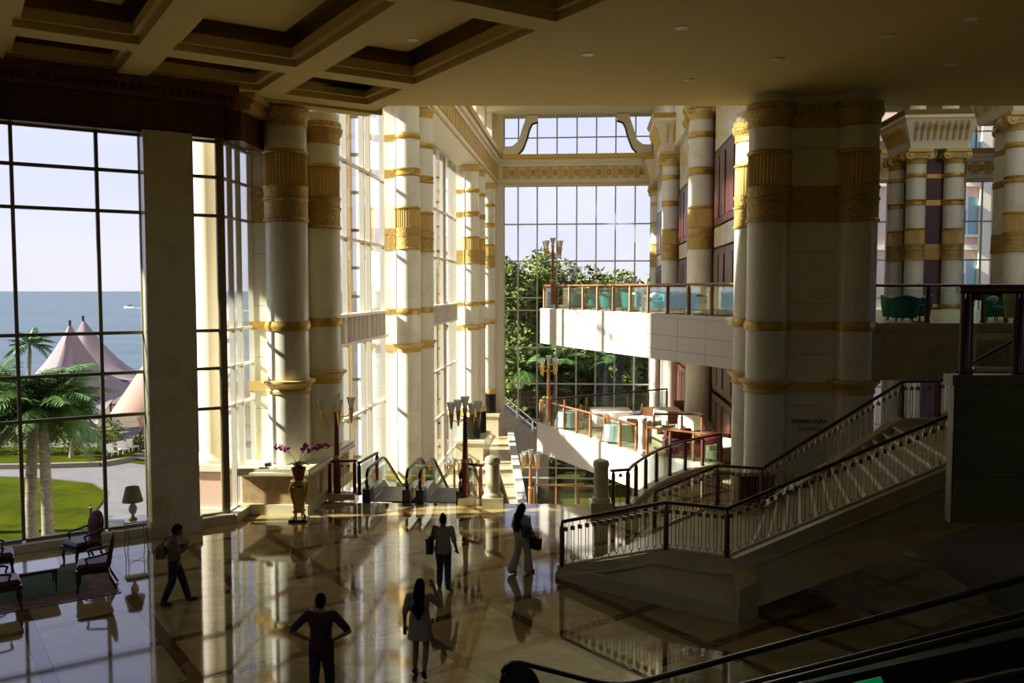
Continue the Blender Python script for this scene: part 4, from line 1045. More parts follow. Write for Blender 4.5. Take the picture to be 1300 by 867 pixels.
# ================================================================== DOWNLIGHTS
dl_rim = MB().lathe([(.075, 0), (.15, 0), (.155, -.015), (.075, -.03)], 16).mesh('rim', DLRIM)
dl_can = MB().lathe([(.075, 0), (.05, .08), (.01, .085)], 16, caps=False).mesh('reflector', DLIN)
dl_b = MB().ball((0, 0, .03), .03, 8, 6).mesh('bulb', STEEL)
DLS = [(-.4, 18.9, 12.2, 'downlight in the coffer nearest the slot, upper middle'), (3.69, 19.23, 12.2, 'round downlight on the flat ceiling beside the slot line'),
       (1.83, 21.38, 12.2, 'round downlight on the flat ceiling halfway to the atrium'), (4.79, 23.91, 12.2, 'round downlight close above the atrium opening'),
       (6.59, 21.81, 12.2, 'round downlight before the huge pier'), (8.45, 19.82, 12.2, 'round downlight above the staircase'),
       (9.65, 18.58, 12.2, 'round downlight in the darkest ceiling corner'), (11.12, 22.3, 12.2, 'round downlight right of the huge pier top'),
       (-2.41, 21.5, 12.2, 'downlight in the coffer just left of the slot'), (-7.99, 17.82, 12.2, 'downlight in the upper left coffer')]
for x, y, z, lab in DLS:
    p = Vector((x, y)) - CO; a = p.dot(ca); b = p.dot(cb)
    inside = a > 0 and a < A1
    zz = z
    if inside:
        onbeam = any(q0 <= a <= q1 for q0, q1 in AL) or any(q0 <= b <= q1 for q0, q1 in BL)
        zz = 11.9 if onbeam else 12.58
    r = thing('downlight', lab, 'ceiling light', (x * (1 if not inside or zz < 12 else 1.0), y, zz), 0, 'recessed downlights')
    link('rim', dl_rim, r, (0, 0, 0)); link('reflector', dl_can, r, (0, 0, -.02)); link('bulb', dl_b, r, (0, 0, -.03))
# ================================================================== LOUNGE CORNER
rnd = random.Random(5)
def armchair_proto():
    r = thing('armchair', 'x', 'armchair')
    s = MB(); s.frus((-.25, .25, -.25, .27), (-.27, .27, -.27, .3), .44, .5); s.frus((-.27, .27, -.27, .3), (-.22, .22, -.22, .25), .5, .55)
    s.build('seat', SILK, r)
    B(-.28, .28, -.27, .31, .36, .44).build('seat_rail', DARKW, r)
    ring = []; T = Matrix.Translation((0, -.31, .80)) @ Matrix.Rotation(R(10), 4, 'X')
    m = MB(); m.T = T; m.tube([(.235 * math.cos(2 * math.pi * k / 24), 0, .29 * math.sin(2 * math.pi * k / 24)) for k in range(24)], .03, 8, True)
    m.build('back_frame', DARKW, r, smooth=True)
    m = MB(); m.T = T @ Matrix.Rotation(R(90), 4, 'X') @ Matrix.Diagonal((1, 1.22, 1, 1)); m.lathe([(.05, -.05), (.18, -.045), (.225, -.02), (.225, .02), (.18, .045), (.05, .05)], 24)
    m.build('back_pad', MAROON, r, smooth=True)
    for sx_ in (-1, 1):
        MB().tube([(sx_ * .22, .24, .40), (sx_ * .245, .28, .26), (sx_ * .225, .27, .1), (sx_ * .23, .29, 0)], [.035, .032, .02, .022], 8).build('front_leg', DARKW, r, smooth=True)
        MB().tube([(sx_ * .2, -.24, .42), (sx_ * .205, -.29, .22), (sx_ * .22, -.40, 0)], [.03, .025, .02], 8).build('rear_leg', DARKW, r, smooth=True)
        MB().tube([(sx_ * .18, -.27, .44), (sx_ * .17, -.3, .56)], .025, 8).build('back_stile', DARKW, r)
        a = MB().tube([(sx_ * .225, -.33, .76), (sx_ * .29, -.12, .71), (sx_ * .30, .08, .69), (sx_ * .285, .14, .66)], .022, 8).build('arm', DARKW, r, smooth=True)
        MB().tube([(sx_ * .285, .13, .67), (sx_ * .30, .1, .58), (sx_ * .26, .14, .42)], .02, 8).build('arm_support', DARKW, r, smooth=True)
    return r
def face(az): return -R(az)                        # rotation that turns local +y to azimuth az
ch = armchair_proto()
CHS = [(-10.15, 20.15, -148, 'oval-backed dark armchair nearest the window, facing the coffee table'), (-9.1, 18.55, -112, 'oval-backed dark armchair with plum seat at the bare corner of the rug'),
       (-11.62, 19.2, 60, 'oval-backed dark armchair at the frame edge behind the coffee table, only half in view'), (-10.42, 17.35, 55, 'oval-backed dark armchair at the frame edge in front of the coffee table')]
for i, (x, y, az, lab) in enumerate(CHS):
    o = ch if i == 0 else copy_tree(ch)
    o.location = (x, y, .021); o.rotation_euler = (0, 0, face(az)); o.scale = (1.12, 1.12, 1.1); tag(o, lab, 'armchair', 'armchairs on the rug')
ct = thing('coffee_table', 'low coffee table with pale reflective top on the green rug', 'table', (-10.3, 18.45, .021), R(90 - 57))
MB().prism([(-.38, -.4), (.38, -.4), (.42, -.34), (.42, .34), (.38, .4), (-.38, .4), (-.42, .34), (-.42, -.34)], .485, .51).build('table_top', TABLETOP, ct)
B(-.37, .37, -.36, .36, .42, .485).build('apron', DARKW, ct)
for x in (-.34, .34):
    for y in (-.33, .33): MB().tube([(x, y, .43), (x, y, .2), (x, y, 0)], [.025, .02, .014], 8).build('leg', DARKW, ct)
rug = thing('area_rug', 'green rug with patterned brown border under the armchairs', 'rug', (*wpt(-.9 - 0.0, 0)[:2], 0), R(90 - 57))
rc = Vector((-8.45, 18.28)); rug.location = (rc.x, rc.y, 0)
B(-4.2, 0, 0, 2.75, 0.0, .018).build('rug_border', RUGB, rug); B(-3.7, -.5, .5, 2.25, .018, .021).build('rug_field', RUGG, rug)
B(-4.24, .04, -.04, -.0, 0, .016).build('rug_edge', BLACK, rug); B(0, .04, 0, 2.75, 0, .016).build('rug_edge', BLACK, rug)
sdt = thing('side_table', 'small white-topped metal side table by the dark pillar', 'table', (-9.45, 21.45, 0), R(90 - 57))
MB().prism([(-.27, -.2), (-.2, -.27), (.2, -.27), (.27, -.2), (.27, .2), (.2, .27), (-.2, .27), (-.27, .2)], .72, .75).build('table_top', TABLETOP, sdt)
for x in (-.22, .22):
    for y in (-.22, .22): MB().tube([(x, y, .72), (x * .96, y * .96, .3), (x * 1.08, y * 1.08, 0)], .011, 6).build('leg', METAL, sdt)
MB().tube([(-.21, -.21, .3), (.21, .21, .3)], .009, 6).build('stretcher', METAL, sdt); MB().tube([(-.21, .21, .3), (.21, -.21, .3)], .009, 6).build('stretcher', METAL, sdt)
tl = thing('table_lamp', 'white porcelain table lamp with tan shade on the side table', 'lamp', (-9.5, 21.42, .751))
MB().lathe([(.1, 0), (.1, .03), (.05, .06), (.035, .12)], 14).build('base', BRASS, tl, smooth=True)
MB().lathe([(.035, .12), (.07, .17), (.1, .25), (.095, .33), (.05, .4), (.03, .43)], 16).build('body', PORC, tl, smooth=True)
MB().lathe([(.012, .43), (.012, .56)], 8).build('stem', BRASS, tl)
MB().lathe([(.25, .46), (.16, .83), (.152, .83), (.242, .46)], 24, caps=False).build('shade', LAMPSH, tl, smooth=True)
# orchid on gilt stand
os_ = thing('plant_stand', 'tall gilt cabriole plant stand on a black foot in front of the plinth', 'plant stand', (-6.0, 24.1, 0))
B(-.26, .26, -.2, .2, 0, .07).build('foot', BLACKST, os_)
MB().lathe([(.2, 1.08), (.24, 1.1), (.24, 1.15), (.2, 1.17)], 16).build('top', BRASS, os_)
MB().lathe([(.12, .98), (.2, 1.02), (.2, 1.08)], 14).build('collar', BRASS, os_)
for k in range(4):
    a = R(45 + 90 * k); c_, s_ = math.cos(a), math.sin(a)
    MB().tube([(c_ * .21, s_ * .21, 1.1), (c_ * .27, s_ * .27, .95), (c_ * .22, s_ * .22, .7), (c_ * .13, s_ * .13, .4), (c_ * .15, s_ * .15, .15), (c_ * .2, s_ * .2, .07)], [.045, .05, .035, .025, .025, .04], 8).build('leg', BRASS, os_, smooth=True)
MB().frus((-.12, .12, -.12, .12), (-.17, .17, -.17, .17), .3, .98).build('inner_panel', GOLD, os_)
B(-.15, .15, -.15, .15, .26, .3).build('shelf', BRASS, os_)
oc = thing('orchid', 'pink flowering orchid in a terracotta pot on the gilt stand', 'plant', (-6.0, 24.1, 1.17))
MB().lathe([(.13, 0), (.19, .28), (.205, .3), (.205, .35), (.17, .35), (.16, .3)], 18).build('pot', POT, oc, smooth=True)
for k in range(9):
    a = 2 * math.pi * k / 9 + .3; c_, s_ = math.cos(a), math.sin(a); l = .28 + .08 * (k % 3)
    pts = [(0, 0, .33), (c_ * l * .5, s_ * l * .5, .48), (c_ * l, s_ * l, .42)]
    m = MB(); 
    n_ = Vector((-s_, c_, 0)) * .055
    P0, P1, P2 = [Vector(p) for p in pts]
    m.add([P0 - n_ * .5, P0 + n_ * .5, P1 - n_, P1 + n_, P2, P1 + Vector((0, 0, .012)), P0 + Vector((0, 0, .012))], [(0, 1, 3, 2), (2, 3, 4), (0, 2, 5, 6), (1, 6, 5, 3), (2, 4, 5), (3, 5, 4)]); m.build('leaf', LEAF, oc)
fl = MB()
for k in range(5):
    a = 2 * math.pi * k / 5; fl.ball((.028 * math.cos(a), .0, .028 * math.sin(a)), (.026, .012, .026), 8, 4)
flm = fl.ball((0, -.012, 0), .012, 6, 4).mesh('blossom', ORCHID)
for sx_, spread in ((-1, .62), (1, .85), (.45, .55)):
    st_ = [(0, 0, .33), (sx_ * .12, -.03, .62), (sx_ * .28, -.05, .82), (sx_ * .5, -.07, .93), (sx_ * spread, -.08, .90)]
    stem = MB().tube(st_, .008, 6).build('stem', LEAF, oc)
    for k in range(16):
        f = k / 15; p = Vector(st_[2]).lerp(Vector(st_[4]), f); p += Vector((rnd.uniform(-.04, .04), rnd.uniform(-.06, .06), rnd.uniform(-.05, .1) + .06 * math.sin(f * 3)))
        o = link('blossom', flm, stem, tuple(p)); o.rotation_euler = (rnd.uniform(-.6, .6), rnd.uniform(-1, 1), rnd.uniform(-1.2, 1.2))
# small spotlight on the plinth
sp = thing('spotlight', 'small black spotlight lying on the plinth ledge', 'spotlight', (-7.15, 24.75, 1.362))
MB().box(-.14, .14, -.06, .06, 0, .03).build('foot', BLACK, sp); MB().tube([(.02, 0, .1), (.2, 0, .12)], [.05, .07], 10).build('head', BLACK, sp); MB().bar((.05, 0, .03), (.08, 0, .1), .03, .03).build('bracket', BLACK, sp)

# ================================================================== RESTAURANT TERRACE
def cloth_table(label, x, y, z, r=.62, m=CLOTH, square=False):
    t = thing('dining_table', label, 'table', (x, y, z)); n = 28
    vs = []; prof = [(0.02, .765), (r * .97, .765), (r, .75), (r * 1.03, .45), (r * 1.1, .08)]
    for i, (q, zz) in enumerate(prof):
        for k in range(n):
            a = 2 * math.pi * k / n; w_ = 1 + (.05 * math.sin(a * 7) * max(0, i - 2))
            if square: w_ *= min(1 / max(abs(math.cos(a)), abs(math.sin(a))), 1.3)
            vs.append((q * w_ * math.cos(a), q * w_ * math.sin(a), zz))
    fs = [(i * n + k, i * n + (k + 1) % n, (i + 1) * n + (k + 1) % n, (i + 1) * n + k) for i in range(len(prof) - 1) for k in range(n)] + [tuple(range(n))]
    MB().add(vs, fs).build('tablecloth', m, t, smooth=True); MB().lathe([(.05, .05), (.05, .74)], 8).build('pedestal', DARK, t); MB().lathe([(.3, 0), (.3, .05), (.05, .07)], 12).build('base', DARK, t)
    return t
BLUEC = mat('pale_blue_cloth', (0.50, 0.62, 0.62), 0.8)
cloth_table('white-clothed table at the back of the terrace under the trees', 4.75, 41.3, 0, .95, square=True)
cloth_table('long white-clothed table in the middle of the terrace', 5.7, 38.4, 0, .95)
cloth_table('white-clothed table by the white columns of the terrace', 7.35, 41.6, 0, .75, square=True)
cloth_table('pale blue draped table just behind the terrace railing', 4.55, 36.9, 0, .62, BLUEC)
cloth_table('pale blue draped table near the tip of the terrace', 2.75, 40.7, 0, .6, BLUEC)
cloth_table('white-clothed table against the lit column on the terrace', 8.3, 40.0, 0, .6)
def dchair():
    r = thing('dining_chair', 'x', 'chair')
    B(-.24, .24, -.24, .24, .42, .5).build('seat', BROWNF, r)
    m = MB(); m.T = Matrix.Translation((0, -.24, .5)) @ Matrix.Rotation(R(8), 4, 'X'); m.frus((-.22, .22, -.03, .03), (-.25, .25, -.03, .03), 0, .52); m.build('backrest', BROWNF, r)
    for x in (-.2, .2):
        for y in (-.2, .2): MB().bar((x, y, 0), (x, y, .42), .04, .04).build('leg', MAHOG, r)
    return r
dc = dchair()
for i, (x, y, az, lab) in enumerate(((3.6, 41.0, 90, 'brown leather chair left of the back terrace table'), (6.0, 41.6, -90, 'brown leather chair right of the back terrace table'), (4.5, 38.0, 80, 'brown leather chair at the left end of the long terrace table'),
                                     (5.2, 37.0, 10, 'brown leather chair with its back to the railing at the long table'), (6.5, 40.5, 30, 'tan leather chair standing before the table by the white columns'), (7.3, 39.3, 0, 'brown leather chair seen from behind near the lit column'),
                                     (5.45, 36.2, -60, 'brown chair beside the pale blue table by the white newel'), (8.3, 42.5, 180, 'brown chair with tall back behind the column-side table'), (3.35, 39.6, 120, 'brown chair between the railing and the back terrace table'))):
    o = dc if i == 0 else copy_tree(dc); o.location = (x, y, 0); o.rotation_euler = (0, 0, face(az)); tag(o, lab, 'chair', 'brown terrace chairs')
# sofas in the corner by the red wall
def sofa(label, x, y, z, az, m, wd=1.0, pillow=None):
    r = thing('sofa', label, 'sofa', (x, y, z), face(az)); h = wd / 2
    B(-h, h, -.4, .4, .12, .42).build('seat', m, r); B(-h, h, -.45, -.25, .3, .85).build('backrest', m, r)
    for s_ in (-1, 1): B(s_ * h - .1, s_ * h + .1, -.42, .4, .1, .6).build('armrest', m, r)
    for s_ in (-1, 1):
        for y_ in (-.35, .35): B(s_ * (h - .1) - .03, s_ * (h - .1) + .03, y_ - .03, y_ + .03, 0, .12).build('leg', DARKW, r)
    if pillow: 
        m2 = MB(); m2.T = Matrix.Translation((0, -.1, .58)) @ Matrix.Rotation(R(-20), 4, 'X'); m2.ball((0, 0, 0), (.25, .1, .2), 12, 8); m2.build('cushion', pillow, r, smooth=True)
    return r
sofa('maroon sofa behind the terrace glass near the lit column', 6.9, 34.6, 0, 150, MAROON, 1.3)
sofa('maroon sofa with red cushion against the red wall', 7.85, 33.8, 0, -140, MAROON, 1.2, REDF)
sofa('cream armchair behind the short terrace railing', 6.3, 35.3, 0, 120, CREAMF, .7)
sofa('cream patterned armchair at the end of the curved balustrade', 7.95, 32.5, 0, -120, CREAMF, .7)

# ================================================================== TEAL LOUNGE ON THE BALCONY
def tub():
    r = thing('tub_chair', 'x', 'chair')
    vs = []; n = 13; prof = [(.36, .12), (.42, .45), (.45, .8), (.40, .82), (.34, .46), (.33, .42)]
    for q, zz in prof:
        for k in range(n):
            a = R(-215 + 250 * k / (n - 1)); hz = zz
            if zz > .7: hz = zz - .18 * abs(k - 6) / 6
            vs.append((q * math.cos(a), q * math.sin(a), hz))
    m_ = len(prof); fs = [(i * n + k, i * n + k + 1, (i + 1) * n + k + 1, (i + 1) * n + k) for i in range(m_ - 1) for k in range(n - 1)]
    fs += [tuple(i * n for i in range(m_)), tuple(i * n + n - 1 for i in reversed(range(m_)))]
    fs += [((m_ - 1) * n + k, (m_ - 1) * n + k + 1, k + 1, k) for k in range(n - 1)]
    MB().add(vs, fs).build('shell', TEAL, r, smooth=True)
    MB().lathe([(.32, .14), (.36, .2), (.36, .42), (.3, .47), (.02, .48)], 18).build('seat', TEAL, r, smooth=True)
    for k in range(4):
        a = R(45 + 90 * k); MB().tube([(.28 * math.cos(a), .28 * math.sin(a), .16), (.33 * math.cos(a), .33 * math.sin(a), 0)], [.025, .018], 6).build('leg', RAILW, r)
    m = MB(); m.T = Matrix.Translation((0, -.2, .62)) @ Matrix.Rotation(R(-20), 4, 'X'); m.ball((0, 0, 0), (.22, .08, .18), 10, 8); m.build('cushion', CLOTH, r, smooth=True)
    return r
tb = tub()
TUBS = [(3.0, 41.4, 60), (3.9, 40.6, -80), (4.35, 39.0, 30), (5.2, 38.2, -100), (5.0, 36.4, 70), (5.9, 35.8, 180), (6.4, 33.7, -60), (7.0, 32.6, 120), (7.5, 34.2, -120), (7.7, 31.2, 60), (7.95, 33.2, -100)]
TL = ['leftmost teal tub chair behind the balcony railing', 'second teal tub chair on the balcony, white cushion towards the trees', 'third teal tub chair from the balcony tip', 'fourth teal tub chair from the balcony tip', 'fifth teal tub chair, left of the seated guest',
      'teal tub chair with its back to the railing, right of the seated guest', 'bright teal tub chair in sunlight behind the balcony rail', 'teal tub chair with white cushion two posts from the huge pier', 'teal tub chair behind the cushion chair near the white columns',
      'teal tub chair tucked against the huge pier', 'rearmost teal tub chair near the red wall']
for i, (x, y, az) in enumerate(TUBS):
    o = tb if i == 0 else copy_tree(tb); o.location = (x, y, 5.6); o.rotation_euler = (0, 0, face(az)); tag(o, TL[i], 'chair', 'teal tub chairs on the balcony')
for i, (x, y, lab) in enumerate(((3.5, 41.6, 'small dark round table between the first teal chairs'), (5.0, 39.2, 'small dark round table between the middle teal chairs'), (5.35, 37.3, 'small dark round table before the seated guest'), (7.0, 34.5, 'small dark round table with white napkins near the columns'), (8.0, 32.0, 'small dark round table near the huge pier'))):
    t = thing('lounge_table', lab, 'table', (x, y, 5.6), 0, 'round lounge tables')
    MB().lathe([(.36, .5), (.38, .52), (.36, .55)], 18).build('table_top', DARKW, t); MB().lathe([(.03, .03), (.03, .5)], 8).build('pedestal', DARK, t); MB().lathe([(.2, 0), (.2, .02), (.03, .05)], 12).build('base', DARK, t)
for i, (x, y, az, lab) in enumerate(((12.2, 27.6, 120, 'teal tub chair in the dim lounge just right of the huge pier'), (13.4, 28.6, -60, 'teal tub chair in the dim lounge behind the dark railing post'), (12.0, 26.5, 20, 'teal tub chair in shadow near the dark railing'), (15.2, 27.2, 170, 'teal tub chair in the darkest part of the lounge'))):
    o = copy_tree(tb); o.location = (x, y, 5.53); o.rotation_euler = (0, 0, face(az)); tag(o, lab, 'chair', 'teal tub chairs in the dim lounge')
t = thing('lounge_table', 'small dark table beside the dim lounge chairs', 'table', (12.8, 27.2, 5.48))
MB().lathe([(.36, .5), (.38, .52), (.36, .55)], 18).build('table_top', DARKW, t); MB().lathe([(.03, .03), (.03, .5)], 8).build('pedestal', DARK, t); MB().lathe([(.2, 0), (.2, .02), (.03, .05)], 12).build('base', DARK, t)
pi = thing('grand_piano', 'black grand piano in the shadows of the dim lounge', 'piano', (16.2, 28.4, 5.48), R(20))
MB().prism([(-.75, -.7), (.75, -.7), (.75, .0), (.6, .5), (.2, .9), (-.3, 1.0), (-.75, .9)], .68, .98).build('case', BLACK, pi)
B(-.7, .7, -.95, -.68, .68, .76).build('keyboard', PORC, pi)
for x, y in ((-.6, -.5), (.6, -.5), (-.1, .7)): MB().bar((x, y, 0), (x, y, .68), .1, .1).build('leg', BLACK, pi)
PALE = tub()
PALE.location = (15.2, 26.0, 5.48); PALE.scale = (1, 1, 1.5); tag(PALE, 'pale cream high-backed tub chair above the near black rail', 'chair')
for c_ in list(PALE.children):
    if c_.name.startswith(('shell', 'seat')): c_.data.materials[0] = CREAMF
pp_ = thing('potted_plant', 'leafy green potted plant seen under the dark balcony beside the stair rail', 'plant', (12.3, 30.5, -.0))
MB().lathe([(.2, 0), (.28, .5), (.24, .5)], 14).build('pot', POT, pp_)
B(11.9, 12.7, 30.1, 30.9, -.6, -.001).build('stand_block', CREAM, thing('plant_block', 'low cream block carrying the plant under the dark balcony', 'plinth'))
for k in range(40):
    a = rnd.uniform(0, 6.3); l = rnd.uniform(.4, .8); z = rnd.uniform(.5, 2.0); c_, s_ = math.cos(a), math.sin(a); n_ = Vector((-s_, c_, 0)) * .09
    P0, P1, P2 = Vector((0, 0, z)), Vector((c_ * l * .5, s_ * l * .5, z + .3)), Vector((c_ * l, s_ * l, z + .15))
    MB().add([P0, P1 - n_, P1 + n_, P2], [(0, 1, 2), (1, 3, 2)]).build('leaf', LEAF, pp_)
MB().lathe([(.04, .4), (.02, 2.1)], 6).build('stem', BARK, pp_)
for k in range(3):
    pass

# ================================================================== OUTDOORS
def ground(name, label, cat, poly, z0, z1, m, kind='structure'):
    o = MB().prism(poly, z0, z1).build(name, m); return tag(o, label, cat, kind=kind)
ground('ground', 'garden ground beyond the sea window', 'ground', [(-140, 4), tuple(BW(GLO - 1.1, 4)[:2]), tuple(BW(GLO - 1.1, 80)[:2]), (-8, 125), (-140, 125)], -9, -8.06, SOIL)
ground('ground', 'low lawn and ground beyond the great end window', 'ground', [(-40, 80.6), (110, 80.6), (110, 170), (-40, 170)], -15, -14, GRASS)
ground('sea', 'calm blue-green sea reaching the horizon', 'sea', [(-9000, -2000), (9000, -2000), (9000, 14000), (-9000, 14000)], -18, -17, SEA)
ground('lawn', 'sunlit curved lawn beyond the armchairs', 'lawn', [(-60, 40), (-22, 42), (-24, 48), (-25.8, 52), (-27.2, 55.5), (-28.2, 59), (-29.2, 61.5), (-31.5, 64.2), (-35.7, 65.9), (-42, 66.8), (-60, 67)], -8.06, -7.98, GRASS)
ground('path', 'grey curving paved path round the lawn', 'path', [(-22, 30), (-12, 30), (-8, 60), (-9, 90), (-46, 90), (-46, 80), (-70, 79), (-70, 67.2), (-42, 67.1), (-35.6, 66.2), (-31.3, 64.5), (-28.9, 61.7), (-27.9, 59), (-26.9, 55.4), (-25.5, 51.9), (-21.8, 42)], -8.06, -8.0, PATH)
kb2 = thing('kerb_wall', 'low pale stone kerb round the planting bed behind the palms', 'kerb')
for a, b in (((-38.8, 69.8), (-33.9, 70.6)), ((-33.9, 70.6), (-32.2, 73.0)), ((-52, 69), (-38.8, 69.8))):
    MB().bar((*a, -7.85), (*b, -7.85), .5, .45).build('kerb_stone', KERB, kb2)
ground('lawn', 'strip of grass in the raised planting bed behind the palms', 'lawn', [(-52, 69.3), (-38.8, 70.1), (-34, 70.9), (-32.5, 73.2), (-33, 78), (-52, 78)], -8.06, -7.75, GRASS)
ground('lawn', 'small grass verge by the garden steps', 'lawn', [(-32, 72), (-30, 71), (-27.5, 75), (-28, 82), (-32, 82)], -8.06, -7.9, GRASS)
# exterior colonnade terrace
et = struct('floor', 'narrow outside terrace carrying the colonnade', 'floor')
MB().prism([tuple(BW(a, b)[:2]) for a, b in ((-14.2, 26.6), (-14.2, 31), (GLO - 1.0, 31), (GLO - 1.0, 26.6))], -8.0, -1.2).build('terrace_slab', KERB, et)
for i, s_ in enumerate((29.0, 39.5, 50.0, 60.5, 71)):
    r = thing('exterior_column', ['sunlit cream outside column on a pedestal beside the dark pillar'][0] if i == 0 else ['', 'cream outside column seen past the first gilt pier', 'cream outside column seen in the first glass bay', 'cream outside column behind the second pier', 'cream outside column in the far glass bay'][i], 'column', BW(-13.0, s_, -1.2 if i == 0 else -8.0), RZ)
    B(-.7, .7, -.7, .7, 0, .22).build('plinth_step', CREAMW, r); B(-.6, .6, -.6, .6, .22, 1.5).build('pedestal', PINKW, r); B(-.7, .7, -.7, .7, 1.5, 1.72).build('pedestal_cap', CREAMW, r)
    MB().lathe([(.62, 1.72), (.62, 1.85), (.52, 1.95), (.48, 2.1), (.47, 27.0 if i == 0 else 33.8)], 24).build('shaft', CREAMW, r, smooth=True)
# wing block added out of view to keep sun off the sea window
hw = thing('sun_block_wing', 'unseen wing block added to keep sun off the sea window', 'building', (-24, 18.6, -8))
B(-26, 0, -30, 0, 0, 34).build('wing_wall', PINKW, hw); B(-26.4, .4, -30.4, .4, 34, 34.8).build('wing_roof', CREAMW, hw)
for k in range(5):
    for z in range(7): B(-24 + k * 5, -22 + k * 5, -.0, .06, 2 + z * 4.2, 4.2 + z * 4.2).build('wing_window', BWIN, hw)
# palms
def frond_mesh(L, n, droop, wd, seed, name='frond'):
    q = random.Random(seed); m = MB(); pts = []
    for k in range(9):
        f = k / 8; pts.append(Vector((L * f * (1 - .12 * f), 0, L * (.42 * f - droop * f * f))))
    m.tube(pts, [.035 * (1 - .85 * k / 8) for k in range(9)], 5)
    for k in range(n):
        f = .12 + .88 * k / (n - 1); i = min(int(f * 8), 7); p = pts[i].lerp(pts[i + 1], f * 8 - i); t = (pts[i + 1] - pts[i]).normalized()
        l = wd * (math.sin(math.pi * (f * .85 + .1))) + .15
        for s_ in (-1, 1):
            d = (Vector((0, s_, 0)) + t * .7 + Vector((0, 0, -.45 + q.uniform(-.2, .3)))).normalized(); w_ = t * .055
            m.add([p - w_ * .6, p + w_ * .6, p + d * l * .6 + w_ * .7, p + d * l + Vector((0, 0, -.12 * l)), p + d * l * .6 - w_ * .7], [(0, 1, 2, 3, 4)])
    return m.mesh(name, PALML)
FR = [frond_mesh(3.3, 34, .62, .8, 1), frond_mesh(3.0, 32, .8, .75, 2), frond_mesh(2.6, 30, .35, .7, 3)]
def palm(label, x, y, z, h, sc=1.0, nf=20, seed=0, group='palms in the garden', lean=(.3, .1)):
    q = random.Random(seed); r = thing('palm_tree', label, 'palm', (x, y, z), 0, group)
    tp = [(lean[0] * f * f, lean[1] * f * f, h * f) for f in [k / 8 for k in range(9)]]
    MB().tube(tp, [(.26 - .07 * f + (.06 if f == 0 else 0)) * sc for f in [k / 8 for k in range(9)]], 12).build('trunk', PALMT, r, smooth=True)
    MB().tube([tp[-1], (tp[-1][0], tp[-1][1], h + .9 * sc)], [.16 * sc, .1 * sc], 10).build('crown_shaft', PALML, r)
    for k in range(nf):
        o = link('frond', FR[k % 3], r, (tp[-1][0], tp[-1][1], h + .7 * sc)); o.rotation_euler = (0, R(q.uniform(-60, 24)), 2 * math.pi * k / nf * 2.4 + q.uniform(-.2, .2)); o.scale = (sc, sc, sc)
    return r
palm('tall palm with pale trunk on the lawn, left of the pair', -27.7, 49.2, -8, 7.0, 1.35, 34, 1)
palm('tall palm with pale trunk on the lawn, right of the pair', -26.3, 48.4, -8, 6.5, 1.35, 34, 2, lean=(-.2, .2))
palm('palm at the left frame edge behind the pair', -31.2, 51, -8, 6.3, 1.4, 30, 3)
palm('dark palm on the shore left of the white tent', -60.6, 108, -9, 7.8, 1.1, 18, 4)
palm('palm by the shore seen beside the outside column', -39.5, 107, -9, 7.2, 1.2, 18, 5)
palm('small low palm on the bed behind the palm pair', -37.5, 73, -8, 2.2, .8, 16, 6)
palm('feathery palm outside the great end window, left one', 4.6, 96, -14, 11, 1.3, 18, 7, 'palms beyond the end window')
palm('feathery palm outside the great end window behind the terrace', 10.2, 96, -14, 11.5, 1.4, 18, 8, 'palms beyond the end window')
palm('feathery palm outside the end window near the left column', .6, 95, -14, 10.5, 1.3, 18, 9, 'palms beyond the end window')
# leaf crowns
def crown(name, blobs, n, ls, m, parent, seed):
    q = random.Random(seed); mb = MB(); vs = []; fs = []
    for k in range(n):
        c_, r_ = blobs[q.randrange(len(blobs))]
        u = Vector((q.gauss(0, 1), q.gauss(0, 1), q.gauss(0, 1))).normalized(); d = u * (q.random() ** .33)
        p = Vector((c_[0] + d.x * r_[0], c_[1] + d.y * r_[1], c_[2] + d.z * r_[2]))
        a = Vector((q.gauss(0, 1), q.gauss(0, 1), q.gauss(0, .6))).normalized(); b_ = a.cross(u + Vector((q.gauss(0, .3), q.gauss(0, .3), .2))).normalized(); s_ = ls * q.uniform(.6, 1.3)
        i = len(vs); vs += [p - a * s_, p + b_ * s_ * .45, p + a * s_, p - b_ * s_ * .45]; fs.append((i, i + 1, i + 2, i + 3))
    mb.v = [tuple(v) for v in vs]; mb.f = fs
    me = bpy.data.meshes.new(name); me.from_pydata(mb.v, [], mb.f); me.materials.append(m)
    return link(name, me, parent)
def tree(label, x, y, z, h, w_, kind, seed, n=5200, ls=.34, group='trees beyond the end window'):
    q = random.Random(seed); r = thing('broadleaf_tree', label, 'tree', (x, y, z), 0, group)
    MB().tube([(0, 0, 0), (.2, .1, h * .35), (.1, 0, h * .7)], [.35, .28, .12], 8).build('trunk', BARK, r)
    bl = []
    for k in range(11):
        f = k / 10; a = q.uniform(0, 6.3); rr = w_ * (.5 if f < .85 else .3)
        bl.append(((rr * math.cos(a) * (1 - .5 * f), rr * math.sin(a) * (1 - .5 * f), h * (.22 + .68 * f)), (w_ * q.uniform(.45, .62), w_ * q.uniform(.45, .6), h * q.uniform(.1, .16))))
    crown('crown', bl, n, ls, TREEL[kind], r, seed)
    return r
TREES = [(-.2, 104, 23.6, 5.5, 0), (3.4, 108, 24.6, 5.5, 1), (9.0, 106, 22.4, 5.5, 0), (13.5, 110, 22.6, 5.0, 2), (19, 106, 23.4, 5.5, 1), (24, 112, 23.5, 5.5, 0), (-9, 112, 23.4, 5.5, 0), (6.2, 122, 25.0, 6, 2), (15, 122, 23.0, 6, 0),
         (1.0, 98, 15.0, 4.0, 0), (7.0, 99, 14.0, 4.0, 0), (12.8, 98, 14.5, 4.0, 1), (18, 98, 15.5, 4.2, 0)]
